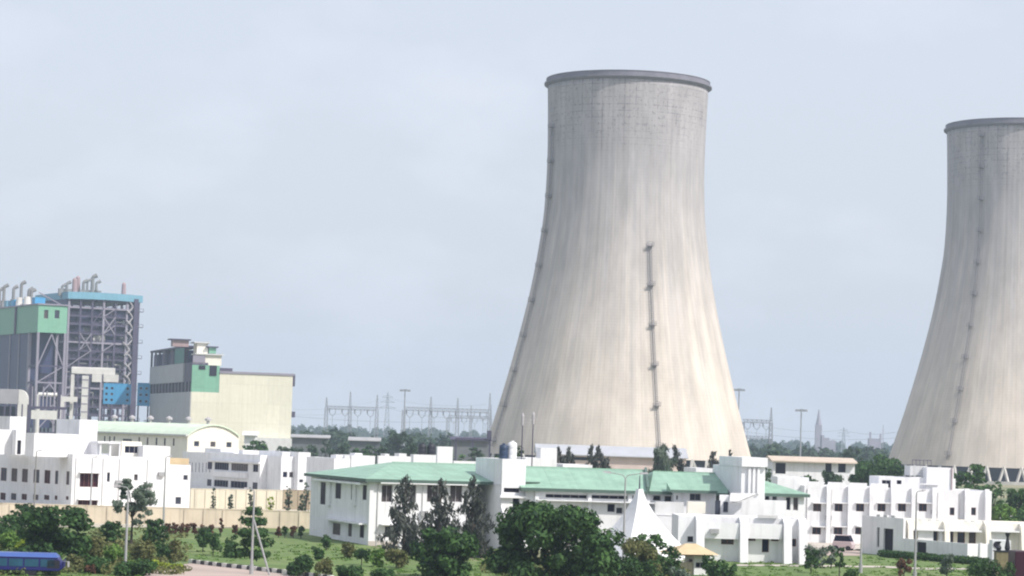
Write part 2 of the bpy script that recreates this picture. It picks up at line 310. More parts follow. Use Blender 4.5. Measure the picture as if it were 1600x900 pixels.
# ---------------------------------------------------------------- cooling towers
def tower_mat():
    m = bpy.data.materials.new('tower_concrete'); m.use_nodes = True; t = m.node_tree; b = t.nodes['Principled BSDF']; b.inputs['Roughness'].default_value = .9; b.inputs['Specular IOR Level'].default_value = .15
    l = t.links.new
    tc = nn(t, 'ShaderNodeTexCoord'); sp = nn(t, 'ShaderNodeSeparateXYZ'); l(tc.outputs['Object'], sp.inputs[0])
    at = nn(t, 'ShaderNodeMath', _operation='ARCTAN2'); l(sp.outputs[1], at.inputs[0]); l(sp.outputs[0], at.inputs[1])
    def comb(sa, sz, off=0):
        a = nn(t, 'ShaderNodeMath', _operation='MULTIPLY'); l(at.outputs[0], a.inputs[0]); a.inputs[1].default_value = sa
        z = nn(t, 'ShaderNodeMath', _operation='MULTIPLY'); l(sp.outputs[2], z.inputs[0]); z.inputs[1].default_value = sz
        c = nn(t, 'ShaderNodeCombineXYZ'); l(a.outputs[0], c.inputs[0]); l(z.outputs[0], c.inputs[1]); c.inputs[2].default_value = off; return c.outputs[0]
    def noise(v, d=5, r=.6):
        n = nn(t, 'ShaderNodeTexNoise'); n.inputs['Scale'].default_value = 1; n.inputs['Detail'].default_value = d; n.inputs['Roughness'].default_value = r; l(v, n.inputs[0]); return n.outputs[0]
    def rng(x, a, b_, c, d):
        r = nn(t, 'ShaderNodeMapRange'); r.inputs[1].default_value = a; r.inputs[2].default_value = b_; r.inputs[3].default_value = c; r.inputs[4].default_value = d; l(x, r.inputs[0]); return r.outputs[0]
    def mul(x, y):
        q = nn(t, 'ShaderNodeMath', _operation='MULTIPLY'); l(x, q.inputs[0]); l(y, q.inputs[1]); return q.outputs[0]
    streak = rng(noise(comb(30, .006), 4, .5), .35, .68, 1.03, .88)
    fine = rng(noise(comb(110, .008, 3), 2), .4, .7, 1.02, .91)
    patch = rng(noise(comb(5, .045, 9), 6, .65), .38, .66, 1.04, .80)
    # dark weathering on the upper shell, breaking into runs lower down
    hz = nn(t, 'ShaderNodeMath', _operation='MULTIPLY_ADD'); l(noise(comb(13, .01, 5), 5, .6), hz.inputs[0]); hz.inputs[1].default_value = 110; l(sp.outputs[2], hz.inputs[2])
    soot = rng(hz.outputs[0], 82, 165, 0, 1)
    # lift joints and shutter patches near the lip
    br = nn(t, 'ShaderNodeTexBrick'); l(comb(8, .4), br.inputs[0]); br.inputs['Scale'].default_value = 1; br.inputs['Brick Width'].default_value = 1.1; br.inputs['Row Height'].default_value = .95
    br.inputs['Mortar Size'].default_value = .05; br.offset = 0; br.inputs['Color1'].default_value = (1, 1, 1, 1); br.inputs['Color2'].default_value = (.93, .93, .93, 1); br.inputs['Mortar'].default_value = (.5, .49, .53, 1)
    top = rng(sp.outputs[2], 108, 128, 0, .8)
    bm = nn(t, 'ShaderNodeMixRGB', _blend_type='MIX'); bm.inputs[1].default_value = (1, 1, 1, 1); l(br.outputs[0], bm.inputs[2]); l(mul(top, rng(noise(comb(9, .12, 21), 4), .42, .6, .0, 1)), bm.inputs[0])
    spots = rng(noise(comb(40, .7, 31), 3), .58, .66, 0, .6)
    spm = mul(spots, rng(sp.outputs[2], 112, 124, 0, 1))
    lift = nn(t, 'ShaderNodeTexWave'); lift.bands_direction = 'Y'; l(comb(1, .21), lift.inputs[0]); lift.inputs['Scale'].default_value = 1.4; lift.inputs['Distortion'].default_value = .2
    lv = rng(lift.outputs['Fac'], .0, .12, .93, 1)
    base = nn(t, 'ShaderNodeMixRGB'); base.inputs[1].default_value = (.66, .59, .52, 1); base.inputs[2].default_value = (.42, .40, .41, 1); l(soot, base.inputs[0])
    s2 = nn(t, 'ShaderNodeMixRGB'); l(base.outputs[0], s2.inputs[1]); s2.inputs[2].default_value = (.14, .13, .15, 1); l(spm, s2.inputs[0])
    mm = nn(t, 'ShaderNodeMixRGB', _blend_type='MULTIPLY'); mm.inputs[0].default_value = 1; l(s2.outputs[0], mm.inputs[1]); l(bm.outputs[0], mm.inputs[2])
    v = nn(t, 'ShaderNodeVectorMath', _operation='SCALE'); l(mm.outputs[0], v.inputs[0]); l(mul(mul(streak, fine), mul(patch, lv)), v.inputs['Scale'])
    l(v.outputs[0], b.inputs['Base Color']); return m
TOWERM = tower_mat(); RIMM = mat('rim_concrete', (.2, .195, .23), .9, .2, .3); LADM = mat('ladder_steel', (.2, .19, .21), .7, .2, 1); COLM = mat('pale_column', (.55, .53, .5), .9, .15, .5)
PROF = [(6.3, 48.3), (10, 47.3), (29.6, 41.7), (49, 36.8), (68.6, 32.6), (88, 29.7), (95, 29.05), (105, 28.6), (116, 28.5), (130, 28.8), (140, 29.15)]
def rad(z, k=0):
    zs = [p[0] for p in PROF]; 
    # smooth interpolation
    n = len(zs); z = min(max(z, zs[0]), zs[-1])
    for i in range(n - 1):
        if z <= zs[i+1]:
            def sl(j):
                if j == 0: return (PROF[1][1] - PROF[0][1]) / (zs[1] - zs[0])
                if j == n - 1: return (PROF[-1][1] - PROF[-2][1]) / (zs[-1] - zs[-2])
                return (PROF[j+1][1] - PROF[j-1][1]) / (zs[j+1] - zs[j-1])
            h = zs[i+1] - zs[i]; x = (z - zs[i]) / h
            r = (2*x**3 - 3*x*x + 1)*PROF[i][1] + (x**3 - 2*x*x + x)*h*sl(i) + (-2*x**3 + 3*x*x)*PROF[i+1][1] + (x**3 - x*x)*h*sl(i+1)
            return r * (1 + k * (1 - min(1, z / 90)) )
def cooling_tower(px, S, label, k, ladders):
    fr = Fr(px, S, 0, 10); root = at_frame('cooling_tower', fr, label, 'cooling tower', 'cooling towers')
    zt = 140.0; prof = [(rad(z, k), z) for z in np.linspace(6.3, zt, 60)]
    inner = [(r - (.35 if z > 12 else .8), z) for r, z in prof]
    MB().lathe(prof + inner[::-1] + [prof[0]], 144).build('shell', TOWERM, root, smooth=True)
    r0 = rad(zt)
    MB().lathe([(r0 - .3, 139.5), (r0 + .12, 139.5), (r0 + 1.25, 140.3), (r0 + 1.25, 140.9), (r0 + .45, 141.0), (r0 + .45, 142.2), (r0 + .62, 142.3), (r0 + .62, 142.5), (r0 - .45, 142.5), (r0 - .45, 139.5)], 144).build('rim', RIMM, root)
    rb = rad(6.3, k)
    MB().lathe([(rb + 2.6, 0), (rb + 2.6, 1.2), (rb + 2.2, 1.2), (rb + 2.2, 0)], 96).build('basin_wall', COLM, root)
    MB().lathe([(rb - 1.6, .3), (rb - 1.6, 6.2), (rb - 1.9, 6.2), (rb - 1.9, .3)], 72).build('inlet_shade_ring', DARK, root)  # dark ring painted as the shade inside the air inlet
    leg = MB(); leg.bar((rb + 1.4, -1.9, .3), (rb - .3, 0, 6.6), .8, .8); leg.bar((rb + 1.4, 1.9, .3), (rb - .3, 0, 6.6), .8, .8)
    l0 = leg.build('support_leg', COLM, root); NL = 48
    for i in range(NL):
        o = l0 if i == 0 else l0.copy()
        if i: COL.objects.link(o); o.parent = root
        o.rotation_euler = (0, 0, 2 * math.pi * i / NL)
    for (a, za, zb) in ladders:     # a = angle from the camera side, positive to the right
        t = R(-90 + a); er = Vector((math.cos(t), math.sin(t), 0)); et = Vector((-math.sin(t), math.cos(t), 0)); mb = MB()
        zz = np.linspace(za, zb, max(4, int((zb - za) / 3)))
        P = [er * (rad(z, k) + .7) + Vector((0, 0, z)) for z in zz]
        for s in (-.45, .45):
            for p, q in zip(P, P[1:]): mb.bar(p + et * s, q + et * s, .16)
        for p, q in zip(P, P[1:]):
            for j in range(4):
                c = p.lerp(q, j / 4); mb.bar(c - et * .45, c + et * .45, .1)
                if j % 2 == 0:
                    d = c + er * .55; mb.bar(c - et * .45, d, .09); mb.bar(d, c + et * .45, .09); mb.bar(c, c - er * .7, .1)
            mb.bar(p + er * .55, q + er * .55, .09)
        lo = mb.build('access_ladder', LADM, root)
        z = za + 4
        nl = max(2, int((zb - za) / 12.3)); 
        for i in range(nl + 1):
            z = zb - .5 - i * (zb - za - 2) / nl; c = er * (rad(z, k) + .9)
            g = MB(); g2 = c + Vector((0, 0, z))
            def bx(c0, da, dt, dz, z0):
                v = [c0 + er * sa * da + et * st * dt + Vector((0, 0, z0 + sz * dz)) for sz in (0, 1) for sa, st in ((-1,-1),(1,-1),(1,1),(-1,1))]
                g.add(v, [(3,2,1,0),(4,5,6,7),(0,1,5,4),(1,2,6,5),(2,3,7,6),(3,0,4,7)])
            bx(g2, .8, 1.05, .15, 0)
            for st in (-1.0, 1.0): g.bar(g2 + et * st + er * .9, g2 + et * st + er * .9 + Vector((0, 0, 1.5)), .14); g.bar(g2 + et * st - er * .7, g2 + et * st - er * .7 + Vector((0, 0, 1.5)), .14)
            for hz in (.8, 1.5): g.bar(g2 - et * 1.0 + er * .8 + Vector((0,0,hz)), g2 + et * 1.0 + er * .8 + Vector((0,0,hz)), .1)
            g.build('landing', LADM, lo)
    return root
cooling_tower(965, 4.33, 'full concrete cooling tower in the centre with a short ladder down its front', 0, [(15, 9, 81), (-69, 9, 124)])
cooling_tower(1583, 3.87, 'cooling tower cut off by the right edge of the photo', .045, [(-41, 9, 136)]).scale = (1, 1, 1.014)

# ================================================================ power station at the left
def boiler_house():
    fr = Fr(104, 3.53, 28, 40); root = at_frame('boiler_house', fr, 'tall open steel boiler house under a curved pale blue roof', 'boiler house')
    W_ = fr.U(217, 0, 70); D_ = fr.V(60, 0, 70); H = fr.Z(0, 0, 467)
    nu, nv = 6, 4; U = [W_ * i / nu for i in range(nu + 1)]; V = [D_ * i / nv for i in range(nv + 1)]
    rnd = random.Random(5)
    for i, u in enumerate(U):
        for j, v in enumerate(V):
            if i in (0, nu) or j in (0, nv): MB().box(u-.45, u+.45, v-.45, v+.45, 0, H).build('column', STEELL if (j == 0 and i in (0, 3, 5)) else STEEL, root)
    lev = [fr.Z(W_/2, 0, y) for y in (649, 636, 622, 607, 590, 576, 562, 549, 536, 522, 508, 495, 482, 470)]
    for k, z in enumerate(lev):
        m = MB()
        m.box(-.3, W_+.3, -.3, .3, z-.5, z+.3); m.box(-.3, W_+.3, D_-.3, D_+.3, z-.5, z+.3); m.box(-.3, .3, 0, D_, z-.5, z+.3); m.box(W_-.3, W_+.3, 0, D_, z-.5, z+.3)
        m.build('floor_beam', STEELL if k in (3, 8, 12) else STEEL, root)
        if k % 2 == 0:
            a = rnd.choice([0, 1, 2]); b = rnd.choice([4, 5, 6]); MB().box(U[a], U[b], 1, D_ * .5, z+.3, z+.5).build('grating_floor', STEEL, root)
        r = MB()
        for h in (.7, 1.3): r.bar((0, -.3, z+h), (W_, -.3, z+h), .12)
        for i in range(24): r.bar((W_*i/23, -.3, z+.2), (W_*i/23, -.3, z+1.3), .1)
        r.build('handrail', STEEL, root)
    # braces on the front
    for (i, a, b) in ((0, 2, 4), (2, 5, 7), (3, 9, 11), (4, 3, 5), (1, 7, 9), (2, 10, 12), (5, 6, 8), (5, 10, 12)):
        m = MB(); m.bar((U[i], -.4, lev[a]), (U[i+1], -.4, lev[b]), .45); m.bar((U[i+1], -.4, lev[a]), (U[i], -.4, lev[b]), .45) if i % 2 else None
        m.build('brace', STEELL if i % 2 else STEEL, root)
    # boiler body and equipment inside
    MB().box(.8, U[5]+2, 5, D_-2, lev[1], H - 3).build('boiler_casing', CLADB, root)
    MB().box(U[0]+1, U[2], 4, 12, lev[5], lev[9]).build('boiler_casing', STEEL, root)
    for _ in range(60):
        i = rnd.randint(0, 12); u = rnd.uniform(1, W_ - 5); w = rnd.uniform(1.5, 6); h = rnd.uniform(1.2, 3.2); v = rnd.uniform(1, 6)
        MB().box(u, u+w, v, v+rnd.uniform(1, 3), lev[i]+.5, lev[i]+.5+h).build('equipment_casing', rnd.choice([STEEL, STEEL, PIPE, DUCT, CLADB]), root)
    for _ in range(26):
        u = rnd.uniform(1, W_ - 1); i = rnd.randint(0, 9); k = rnd.randint(2, 4); v = rnd.uniform(.8, 4); m = MB(); r = rnd.uniform(.25, .55)
        u2 = min(W_-1, max(1, u + rnd.uniform(-7, 7)))
        m.path([(u, v, lev[i]), (u, v, lev[min(13, i+k)] - 2), (u2, v, lev[min(13, i+k)] - 2)], r, 6); m.build('pipe', rnd.choice([STEELL, STEEL, DUCT, PIPE]), root)
    for _ in range(16):      # sheeted and open bays of unequal size on the front
        i = rnd.randint(0, nu-1); k = rnd.randint(1, 11); n_ = rnd.choice([1, 1, 2]); v = rnd.uniform(.7, 3)
        MB().box(U[i]+.5, U[min(nu, i+rnd.choice([1, 2]))]-.5, v, v+.3, lev[k]+.4, lev[k]+.4+(lev[min(13, k+n_)]-lev[k]-.9)*rnd.uniform(.5, 1)).build('bay_sheeting', rnd.choice([CLADB, STEEL, PIPE, CLADB, DARK]), root)
    for _ in range(10):
        i = rnd.randint(0, nu-1); k = rnd.randint(1, 11); MB().bar((U[i], -.5, lev[k]), (U[i+1], -.5, lev[k+1]), .35).build('stair_flight', STEELL, root)
    # pale tangle of pipes near the right corner
    for k in range(9):
        z = lev[2] + (H - lev[2]) * k / 9; m = MB(); u = W_ - 5 + rnd.uniform(-1.2, 1)
        m.path([(u, -1, z), (u + 2.2, -1, z + 2.6), (u + 1, -1, z + 4.5), (u - .8, -1, z + 6)], .34, 6); m.build('pipe', FRAMEW, root)
    # lift shaft at the right corner
    MB().box(W_-2.6, W_-.6, -1.8, 1.8, 0, H + 1.5).build('lift_shaft', STEEL, root)
    for k in range(8):
        z = 14 + k * 7; m = MB(); m.box(W_+.3, W_+2.2, -1, 1, z, z+.25); m.bar((W_+2.1, -1, z), (W_+2.1, -1, z+1.4), .15); m.bar((W_+.3, -1, z+1.4), (W_+2.2, -1, z+1.4), .15); m.build('side_landing', STEEL, root)
    # curved roof with deep fascia
    m = MB(); n = 14; e0, e1 = -1.0, W_ + 1.4; h = fr.Z(0, 0, 452) - fr.Z(0, 0, 463)
    for vv_, flip in ((-1.5, 0), (D_ + 1.5, 1)):
        for i in range(n):
            a, b = i / n, (i + 1) / n; za = H + .35 * math.sin(math.pi * a); zb = H + .35 * math.sin(math.pi * b)
            ua, ub = e0 + (e1 - e0) * a, e0 + (e1 - e0) * b
            if not flip:
                m.add([(ua, -1.5, za), (ub, -1.5, zb), (ub, -1.5, zb + h), (ua, -1.5, za + h), (ua, D_+1.5, za), (ub, D_+1.5, zb), (ub, D_+1.5, zb + h), (ua, D_+1.5, za + h)], [(0,1,2,3),(3,2,6,7),(5,4,7,6),(1,0,4,5)])
            if i == 0 and not flip: m.quad((ua, D_+1.5, za), (ua, -1.5, za), (ua, -1.5, za+h), (ua, D_+1.5, za+h))
            if i == n - 1 and not flip: m.quad((ub, -1.5, zb), (ub, D_+1.5, zb), (ub, D_+1.5, zb+h), (ub, -1.5, zb+h))
    m.build('roof', CLADLB, root)
    # cladding under the roof on the left side
    MB().box(-1.2, -.9, -.8, D_, H - 7, H - .2).build('side_cladding', CLADB, root)
    # vents on the roof
    top = H + h
    def vent(px, y, w, m_=PIPE, v=8, kind='vent_pipe'):
        u = fr.U(px, v, top); z = fr.Z(u, v, y); b = MB(); r = w / 2
        b.tube((u, v, top - 2.5), (u, v, z), r, r*.8, 8)
        if kind == 'vent_pipe': b.tube((u, v, z), (u + 1.8, v, z + .8), r * .8, r * 1.1, 8); b.box(u - r - 1, u + r + 1.6, v - .6, v + .6, top - 1.5, top + 1.7)
        else: b.tube((u, v, z), (u, v, z + .8), r * .8, r * .3, 8)
        b.build(kind, m_, root)
    for px, y, w in ((97, 447, 1.4), (104, 443, 1.5), (130, 441, 1.7), (136, 439, 1.2), (144, 433, 2.0), (150, 442, 1.4)): vent(px, y, w)
    vent(116, 437, 2.6, PINK, 8, 'silencer'); vent(121, 434, 2.6, PINK, 11, 'silencer'); vent(193, 444, 2.4, PINK, 8, 'silencer')
    return fr
boiler_house()

def bunker():
    fr = Fr(57, 3.72, 27, 40); root = at_frame('coal_bunker', fr, 'green clad coal bunker with two dark windows raised on braced steel legs', 'coal bunker')
    W_ = fr.U(104, 0, 50); z0 = fr.Z(0, 0, 519); z1 = fr.Z(0, 0, 476); V_ = fr.V(-40, 0, 50)
    wa = lambda a, b: (fr.U(a, 0, 55), fr.U(b, 0, 55))
    ops = [(*wa(68.5, 75), fr.ZF(70, 498), fr.ZF(70, 484.5), 'w', 1), (*wa(85, 92.5), fr.ZF(88, 498), fr.ZF(88, 485), 'w', 1)]
    block(root, 0, W_, 0, V_, z0, z1, CLADG, front=ops, depth=.5, par=.3)
    MB().box(-.5, W_+.5, -.5, V_, z1, z1+.6).build('roof', STEELL, root)
    MB().box(-.6, -.1, V_*.32, V_*.34, z0, z1).build('joint_post', STEEL, root); MB().box(-.6, -.1, V_*.62, V_*.64, z0, z1).build('joint_post', STEEL, root)
    for u in (.5, W_-.5):
        for v in (.5, 12): MB().box(u-.5, u+.5, v-.5, v+.5, 0, z0).build('leg', STEELL, root)
    lv = [8, 15, 22, 29, 36, z0]
    for k, z in enumerate(lv[:-1]):
        MB().box(.9, W_-.9, .2, .8, z-.3, z+.3).build('cross_beam', STEELL if k % 2 else STEEL, root)
        MB().box(.2, .8, 1, 11.5, z-.3, z+.3).build('cross_beam', STEEL, root)
    for k in range(len(lv) - 1):
        a, b = lv[k], lv[k+1]; m = MB()
        if k % 2 == 0 or k == 4: m.bar((W_/2, .5, b-.5), (.8, .5, a), .45); m.bar((W_/2, .5, b-.5), (W_-.8, .5, a), .45)
        else: m.bar((.8, .5, a), (W_-.8, .5, b), .4)
        m.build('brace', STEELL, root)
    # hopper housing in navy sheet behind the legs and hoppers
    MB().box(.6, W_, 13, V_ - .5, 10, z0 - .02).build('lower_cladding', CLADB, root)
    for i in range(3): MB().box(.2, .6, 13.5 + i*14, 14.4 + i*14, 0, z0).build('leg', STEELL, root)
    m = MB(); m.lathe([(.2, 22), (3, 27), (3, 33)], 12, (W_/2, 6)); m.build('hopper', STEEL, root)
    for u in (1.2, W_-2.2):   # pale banded pipes
        m = MB(); m.tube((u, -.8, 3), (u, -.8, 24), .9, .9, 10); m.build('riser_pipe', DUCT, root)
    m = MB(); m.tube((1.2, -.8, 24), (W_-2.2, -.8, 24), .8, .8, 8); m.build('riser_pipe', DUCT, root)
    # blue and grey gear on its roof
    for px, w in ((8, 4.5), (20, 5), (52, 4.5)):
        m = MB(); u = 1.5; v = fr.V(px, u, z1); m.box(u, u+w, v-2.2, v+2.2, z1+.6, z1+3.6); m.build('roof_cabin', CLADBL if px != 8 else CLADLB, root)
    for px in (30, 42):
        v = fr.V(px, 3, z1); m = MB(); m.tube((3, v, z1+.6), (3, v, z1+4.5), 1.7, 1.3, 10); m.build('roof_drum', DUCT, root)
    for px, y in ((5, 445), (20, 447), (32, 440), (44, 450), (48, 452), (-2, 450)):
        v = fr.V(px, 6, z1); z = fr.Z(6, v, y); m = MB(); m.tube((6, v, z1), (6, v, z-1), .8, .7, 7); m.tube((6, v, z-1), (7.8, v, z), .7, .9, 7); m.box(5, 8.2, v-1, v+1, z1, z1+4.5); m.build('vent_pipe', PIPE, root)
    m = MB(); m.bar((2, fr.V(60, 2, z1), z1+5.5), (W_-2, 4, z1+.8), .5); m.build('roof_brace', STEELL, root)
bunker()

def ducts():
    fr = Fr(110, 3.9, 5, 20)
    root = at_frame('flue_duct', fr, 'pale insulated flue ducts bending down in front of the boiler house', 'duct')
    Z = lambda px, py: fr.ZF(px, py); U = lambda p: fr.U(p, 0, 25)
    m = MB(); m.box(U(110), U(178), 0, 3, Z(140, 585), Z(140, 574)); m.build('horizontal_duct', DUCT, root, bevel=.3)
    MB().box(U(110), U(115), .05, 2.9, 0, Z(112, 585)-.02).build('vertical_duct', DUCT, root)
    MB().box(U(128), U(137.5), -1.5, 1.4, 0, Z(130, 587)).build('vertical_duct', DUCT, root)
    m = MB()
    for k in range(9): m.box(U(127.5), U(138), -1.6, -1.5, 4 + k*3.2, 4.4 + k*3.2)
    m.build('stiffener_band', STEELL, root)
    MB().box(U(143), U(158), -.5, 2, Z(150, 597), Z(150, 585)-.03).build('duct_box', DUCT, root)
    MB().box(U(161), U(184), -.5, 2, Z(170, 597), Z(170, 585)-.03).build('duct_box', DUCT, root)
    m = MB(); m.box(U(98), U(122), -3, -1.6, Z(110, 628), Z(110, 620)); m.box(U(97), U(102), -3.02, -1.62, Z(100, 640), Z(110, 628)-.02); m.build('branch_duct', DUCT, root)
    fr2 = Fr(-30, 4.3, 5, 20); r2 = at_frame('flue_duct', fr2, 'broad duct coloured shade grey with a sunlit-pale elbow at the far left under the bunker', 'duct')
    U2 = lambda p: fr2.U(p, 0, 20); z1 = fr2.ZF(15, 608); z0 = fr2.ZF(15, 631)
    MB().box(0, U2(29), 0, 5, z0, z1).build('horizontal_duct', mat('shaded_duct_grey', (.34, .33, .36), .6, .15, .3), r2)  # grey puts shade into the colour; the paler elbow paints in sunlight
    m = MB(); n = 6; pts = []
    for i in range(n + 1):
        t = math.pi / 2 * i / n; pts.append((U2(29) + math.sin(t) * 3.2, z1 - 3.4 + math.cos(t) * 3.4))
    for (a, b), (c, d) in zip(pts, pts[1:]):
        m.add([(U2(27), 0, z0), (a, 0, b), (c, 0, d), (U2(27), 5, z0), (a, 5, b), (c, 5, d)], [(0,2,1),(3,4,5),(1,2,5,4)])
    m.box(U2(28), U2(29) + 3.2, .02, 4.9, 0, z1-3.4); m.build('elbow', DUCT, r2)
    for k in range(9): MB().box(k*2.1, k*2.1+.5, 0, .5, 0, z0-.02).build('support_post', STEEL, r2)
    MB().box(0, U2(26), 1.5, 4, 2, z0-1).build('lower_housing', DARK, r2)
    # lower pipe rack before the lattice
    fr3 = Fr(44, 4.4, 5, 20); r3 = at_frame('pipe_rack', fr3, 'steel pipe rack with a pale tank under it before the coal bunker', 'pipe rack')
    a, b = fr3.U(44), fr3.U(90)
    for u in (a, b): MB().box(u-.4, u+.4, -.4, .4, 0, fr3.ZF(60, 600)).build('post', STEEL, r3)
    MB().box(a-.4, fr3.U(102), -.5, .5, fr3.ZF(60, 639), fr3.ZF(60, 635)).build('deck', STEEL, r3)
    MB().box(a+.6, b-.6, -.2, 3, fr3.ZF(60, 655), fr3.ZF(60, 641)).build('tank', DUCT, r3)
    m = MB()
    for k in range(8):
        t = (k + .5) / 8; u = a + (b - a) * t; m.path([(u, .2, fr3.ZF(60, 635)), (u, .2, fr3.ZF(60, 604) - (k % 3) * 1.5)], .3, 6)
    m.build('riser_pipes', STEELL, r3)
ducts()
def blue_panel(px0, px1, y0, y1, cols, label, v=0):
    fr = Fr(px0, 3.8, 5, 15); root = at_frame('blue_switch_house', fr, label, 'switch house', 'bright blue switch houses')
    W_ = fr.U(px1, 0, 20); z0, z1 = fr.ZF(px0, y1), fr.ZF(px0, y0)
    ops = []
    for c in cols:
        for r in range(3):
            zc = z1 - (z1 - z0) * (.24 + .28 * r); u = fr.U(c, 0, 20); ops.append((u-.55, u+.55, zc-.5, zc+.5, 'w', 1))
    block(root, 0, W_, 0, 5, z0, z1, CLADBL, front=ops, depth=.3, par=.2)
    for u in (.5, W_-.5): MB().box(u-.3, u+.3, .3, .9, 0, z0).build('leg', STEEL, root)
blue_panel(160, 203, 598.5, 631, (165.5, 174, 198.5), 'wide bright blue switch house left of the dark lift shaft')
blue_panel(213, 233, 598, 634, (219, 228), 'narrow bright blue switch house right of the dark lift shaft')

def mill_house():
    fr = Fr(298, 4.2, 16, 20); root = at_frame('turbine_house', fr, 'large cream clad turbine house with stepped cabins on its roof', 'turbine house')
    W_ = fr.U(456.5, 0, 25); z1 = fr.ZF(400, 583); U = lambda p, v=0: fr.U(p, v, 30); Z = lambda p, y, v=0: fr.Z(fr.U(p, v, 30), v, y)
    VL = fr.V(235, 0, 20)
    u342 = U(343)
    # main cream hall, lower block under green panel
    block(root, u342, W_, 0, 30, 0, z1, CLADC, par=.4)
    block(root, 0, u342-.02, .02, VL, 0, Z(300, 612), CLADC, par=.4, left=(), name='lower_wall')
    MB().box(-.35, -.02, 0, VL, 0, Z(298, 612)).build('side_cladding', CLADGR, root)
    MB().box(0, u342-.05, .1, 10, Z(300, 612)+.02, Z(300, 570)).build('green_panel', CLADG, root)
    MB().box(-.35, 5, 2, VL, Z(298, 612)+.02, Z(298, 596)).build('window_band', DARK, root)
    for i in range(12): MB().box(-.6, -.36, 3 + i*(VL-4)/12, 3.9 + i*(VL-4)/12, Z(298, 612), Z(298, 596)).build('mullion', STEELL, root)
    vs = fr.V(289, 0, 30)
    MB().box(-.8, 6, vs, VL, Z(298, 596)+.02, Z(298, 566)).build('upper_cladding', CLADGR, root)
    MB().box(-.2, 6, .4, vs-.1, Z(298, 596)+.02, Z(298, 566)).build('corner_recess', STEEL, root)
    # open frame storey above
    zA, zB = Z(298, 566), Z(298, 541)
    MB().box(.5, 5, fr.V(291, 0, 40), VL-1, zA+.02, zB-1).build('plant_screen', CLADB, root)
    for i in range(9):
        v = vs + (VL - vs) * i / 8; MB().box(-.6, .2, v-.35, v+.35, zA+.02, zB).build('post', STEELL if i % 2 else STEEL, root)
    MB().box(-.8, 6, vs-1, VL+1, zB, zB+.7).build('deck_roof', STEEL, root)
    MB().box(-.7, .4, vs, fr.V(276, 0, 40), zA+.1, zB-.1).build('green_screen', mat('dark_green_sheet', (.08, .2, .18), .7), root)
    # cabins: each with cream front, roof slab
    def cabin(a, b, y0, y1, v, nm='roof_cabin', mt=CREAMW, dp=8):
        z0_, z1_ = Z(a, y1, v), Z(a, y0, v); ua, ub = U(a, v), U(b, v)
        MB().box(ua, ub, v, v+dp, z0_, z1_).build(nm, mt, root); MB().box(ua-1.2, ub+.7, v-.9, v+dp+.8, z1_, z1_+.45).build('cabin_roof', STEEL if mt is not CREAMW else DULLW, root)
    cabin(308, 345, 554, 570, 1); MB().box(U(300, 1), U(319, 1), .4, .98, Z(300, 569, 1), Z(300, 555, 1)).build('louvre', STEELL, root)
    cabin(306, 323, 536, 553, 5); cabin(325, 336, 543, 552, 4.5, mt=CLADG, dp=4)
    cabin(268, 293, 531, 541, 7, mt=PINK, dp=5)
    for a, b, y0, y1 in ((310, 320, 571, 577), (327, 338, 571, 587)): MB().box(U(a), U(b), -.12, .09, Z(a, y1), Z(a, y0)).build('dark_louvre', DARK, root)
    MB().box(U(345), U(367), 6, 9, z1+.02, Z(350, 575, 6)).build('roof_plant', STEEL, root)
    # verge trim and pipe box on the right edge
    MB().box(u342, W_+.6, -.3, .0, z1-.6, z1+.25).build('verge_trim', STEELL, root)
    MB().box(W_+.02, W_+1.0, .5, 1.5, z1-4.5, z1).build('downpipe', STEEL, root); MB().box(W_+.02, W_+1.4, .2, 2, Z(456, 652), Z(456, 643)).build('wall_box', STEEL, root)
    MB().box(U(398), W_+1, -8, -.05, 0, Z(420, 684)).build('lean_to', DULLW, root)
mill_house()

def barrel_shed():
    fr = Fr(292.5, 7.5, 35, 8); root = at_frame('barrel_roof_shed', fr, 'long shed with pale green barrel roof and cream arched gable', 'shed')
    W_ = fr.U(373, 0, 9); VL = fr.V(120, 0, 9); ze = fr.Z(0, 0, 679); zt = fr.ZF(334, 663)
    ops = []
    for p in (307, 332.5, 357.5):
        u = fr.U(p, 0, 8); z = fr.ZF(p, 693.5 + (p-307)*.03); ops.append((u-.6, u+.6, z-.55, z+.55, 'w', 1))
    lops = []
    for p in (163, 171, 178, 217, 230, 244, 257, 271): 
        v = fr.V(p, 0, 8); z = fr.Z(0, v, 686.5 + (p-150)*.035); lops.append((v-.4, v+.4, z-.8, z+.8, 'w', 1))
    v = fr.V(197, 0, 8); lops.append((v-2.6, v+1.8, fr.Z(0, v, 690), fr.Z(0, v, 685.5), 'w', 3))
    block(root, 0, W_, 0, VL, 0, ze, CREAMW, front=ops, left=lops, roof=False, gm=GLASSG)
    n = 18; m = MB(); g = MB()
    arc = [(W_ * i / n, ze + (zt - ze) * math.sin(math.pi * i / n) ** .8) for i in range(n + 1)]
    for (a, b), (c, d) in zip(arc, arc[1:]):
        g.quad((a, .01, ze-.01), (c, .01, ze-.01), (c, .01, d-.05), (a, .01, b-.05))
        e = .35; m.add([(a, -e, b), (c, -e, d), (c, VL, d), (a, VL, b), (a, -e, b-.3), (c, -e, d-.3)], [(0,1,2,3),(4,5,1,0)])
    g.build('gable', CREAMW, root); m.build('roof', PALEGR, root)
    MB().box(-.6, 0, -.35, VL, ze-.35, ze).build('gutter', DULLW, root)
    for k in range(6):
        v = VL * (k + .3) / 6; mm = MB(); mm.tube((W_/2, v, zt-.1), (W_/2, v, zt+.7), .3, .35, 8); mm.lathe([(.75, zt+.7), (.75, zt+1.1), (.1, zt+1.5)], 8, (W_/2, v)); mm.build('ridge_vent', FRAMEW, root)
barrel_shed()

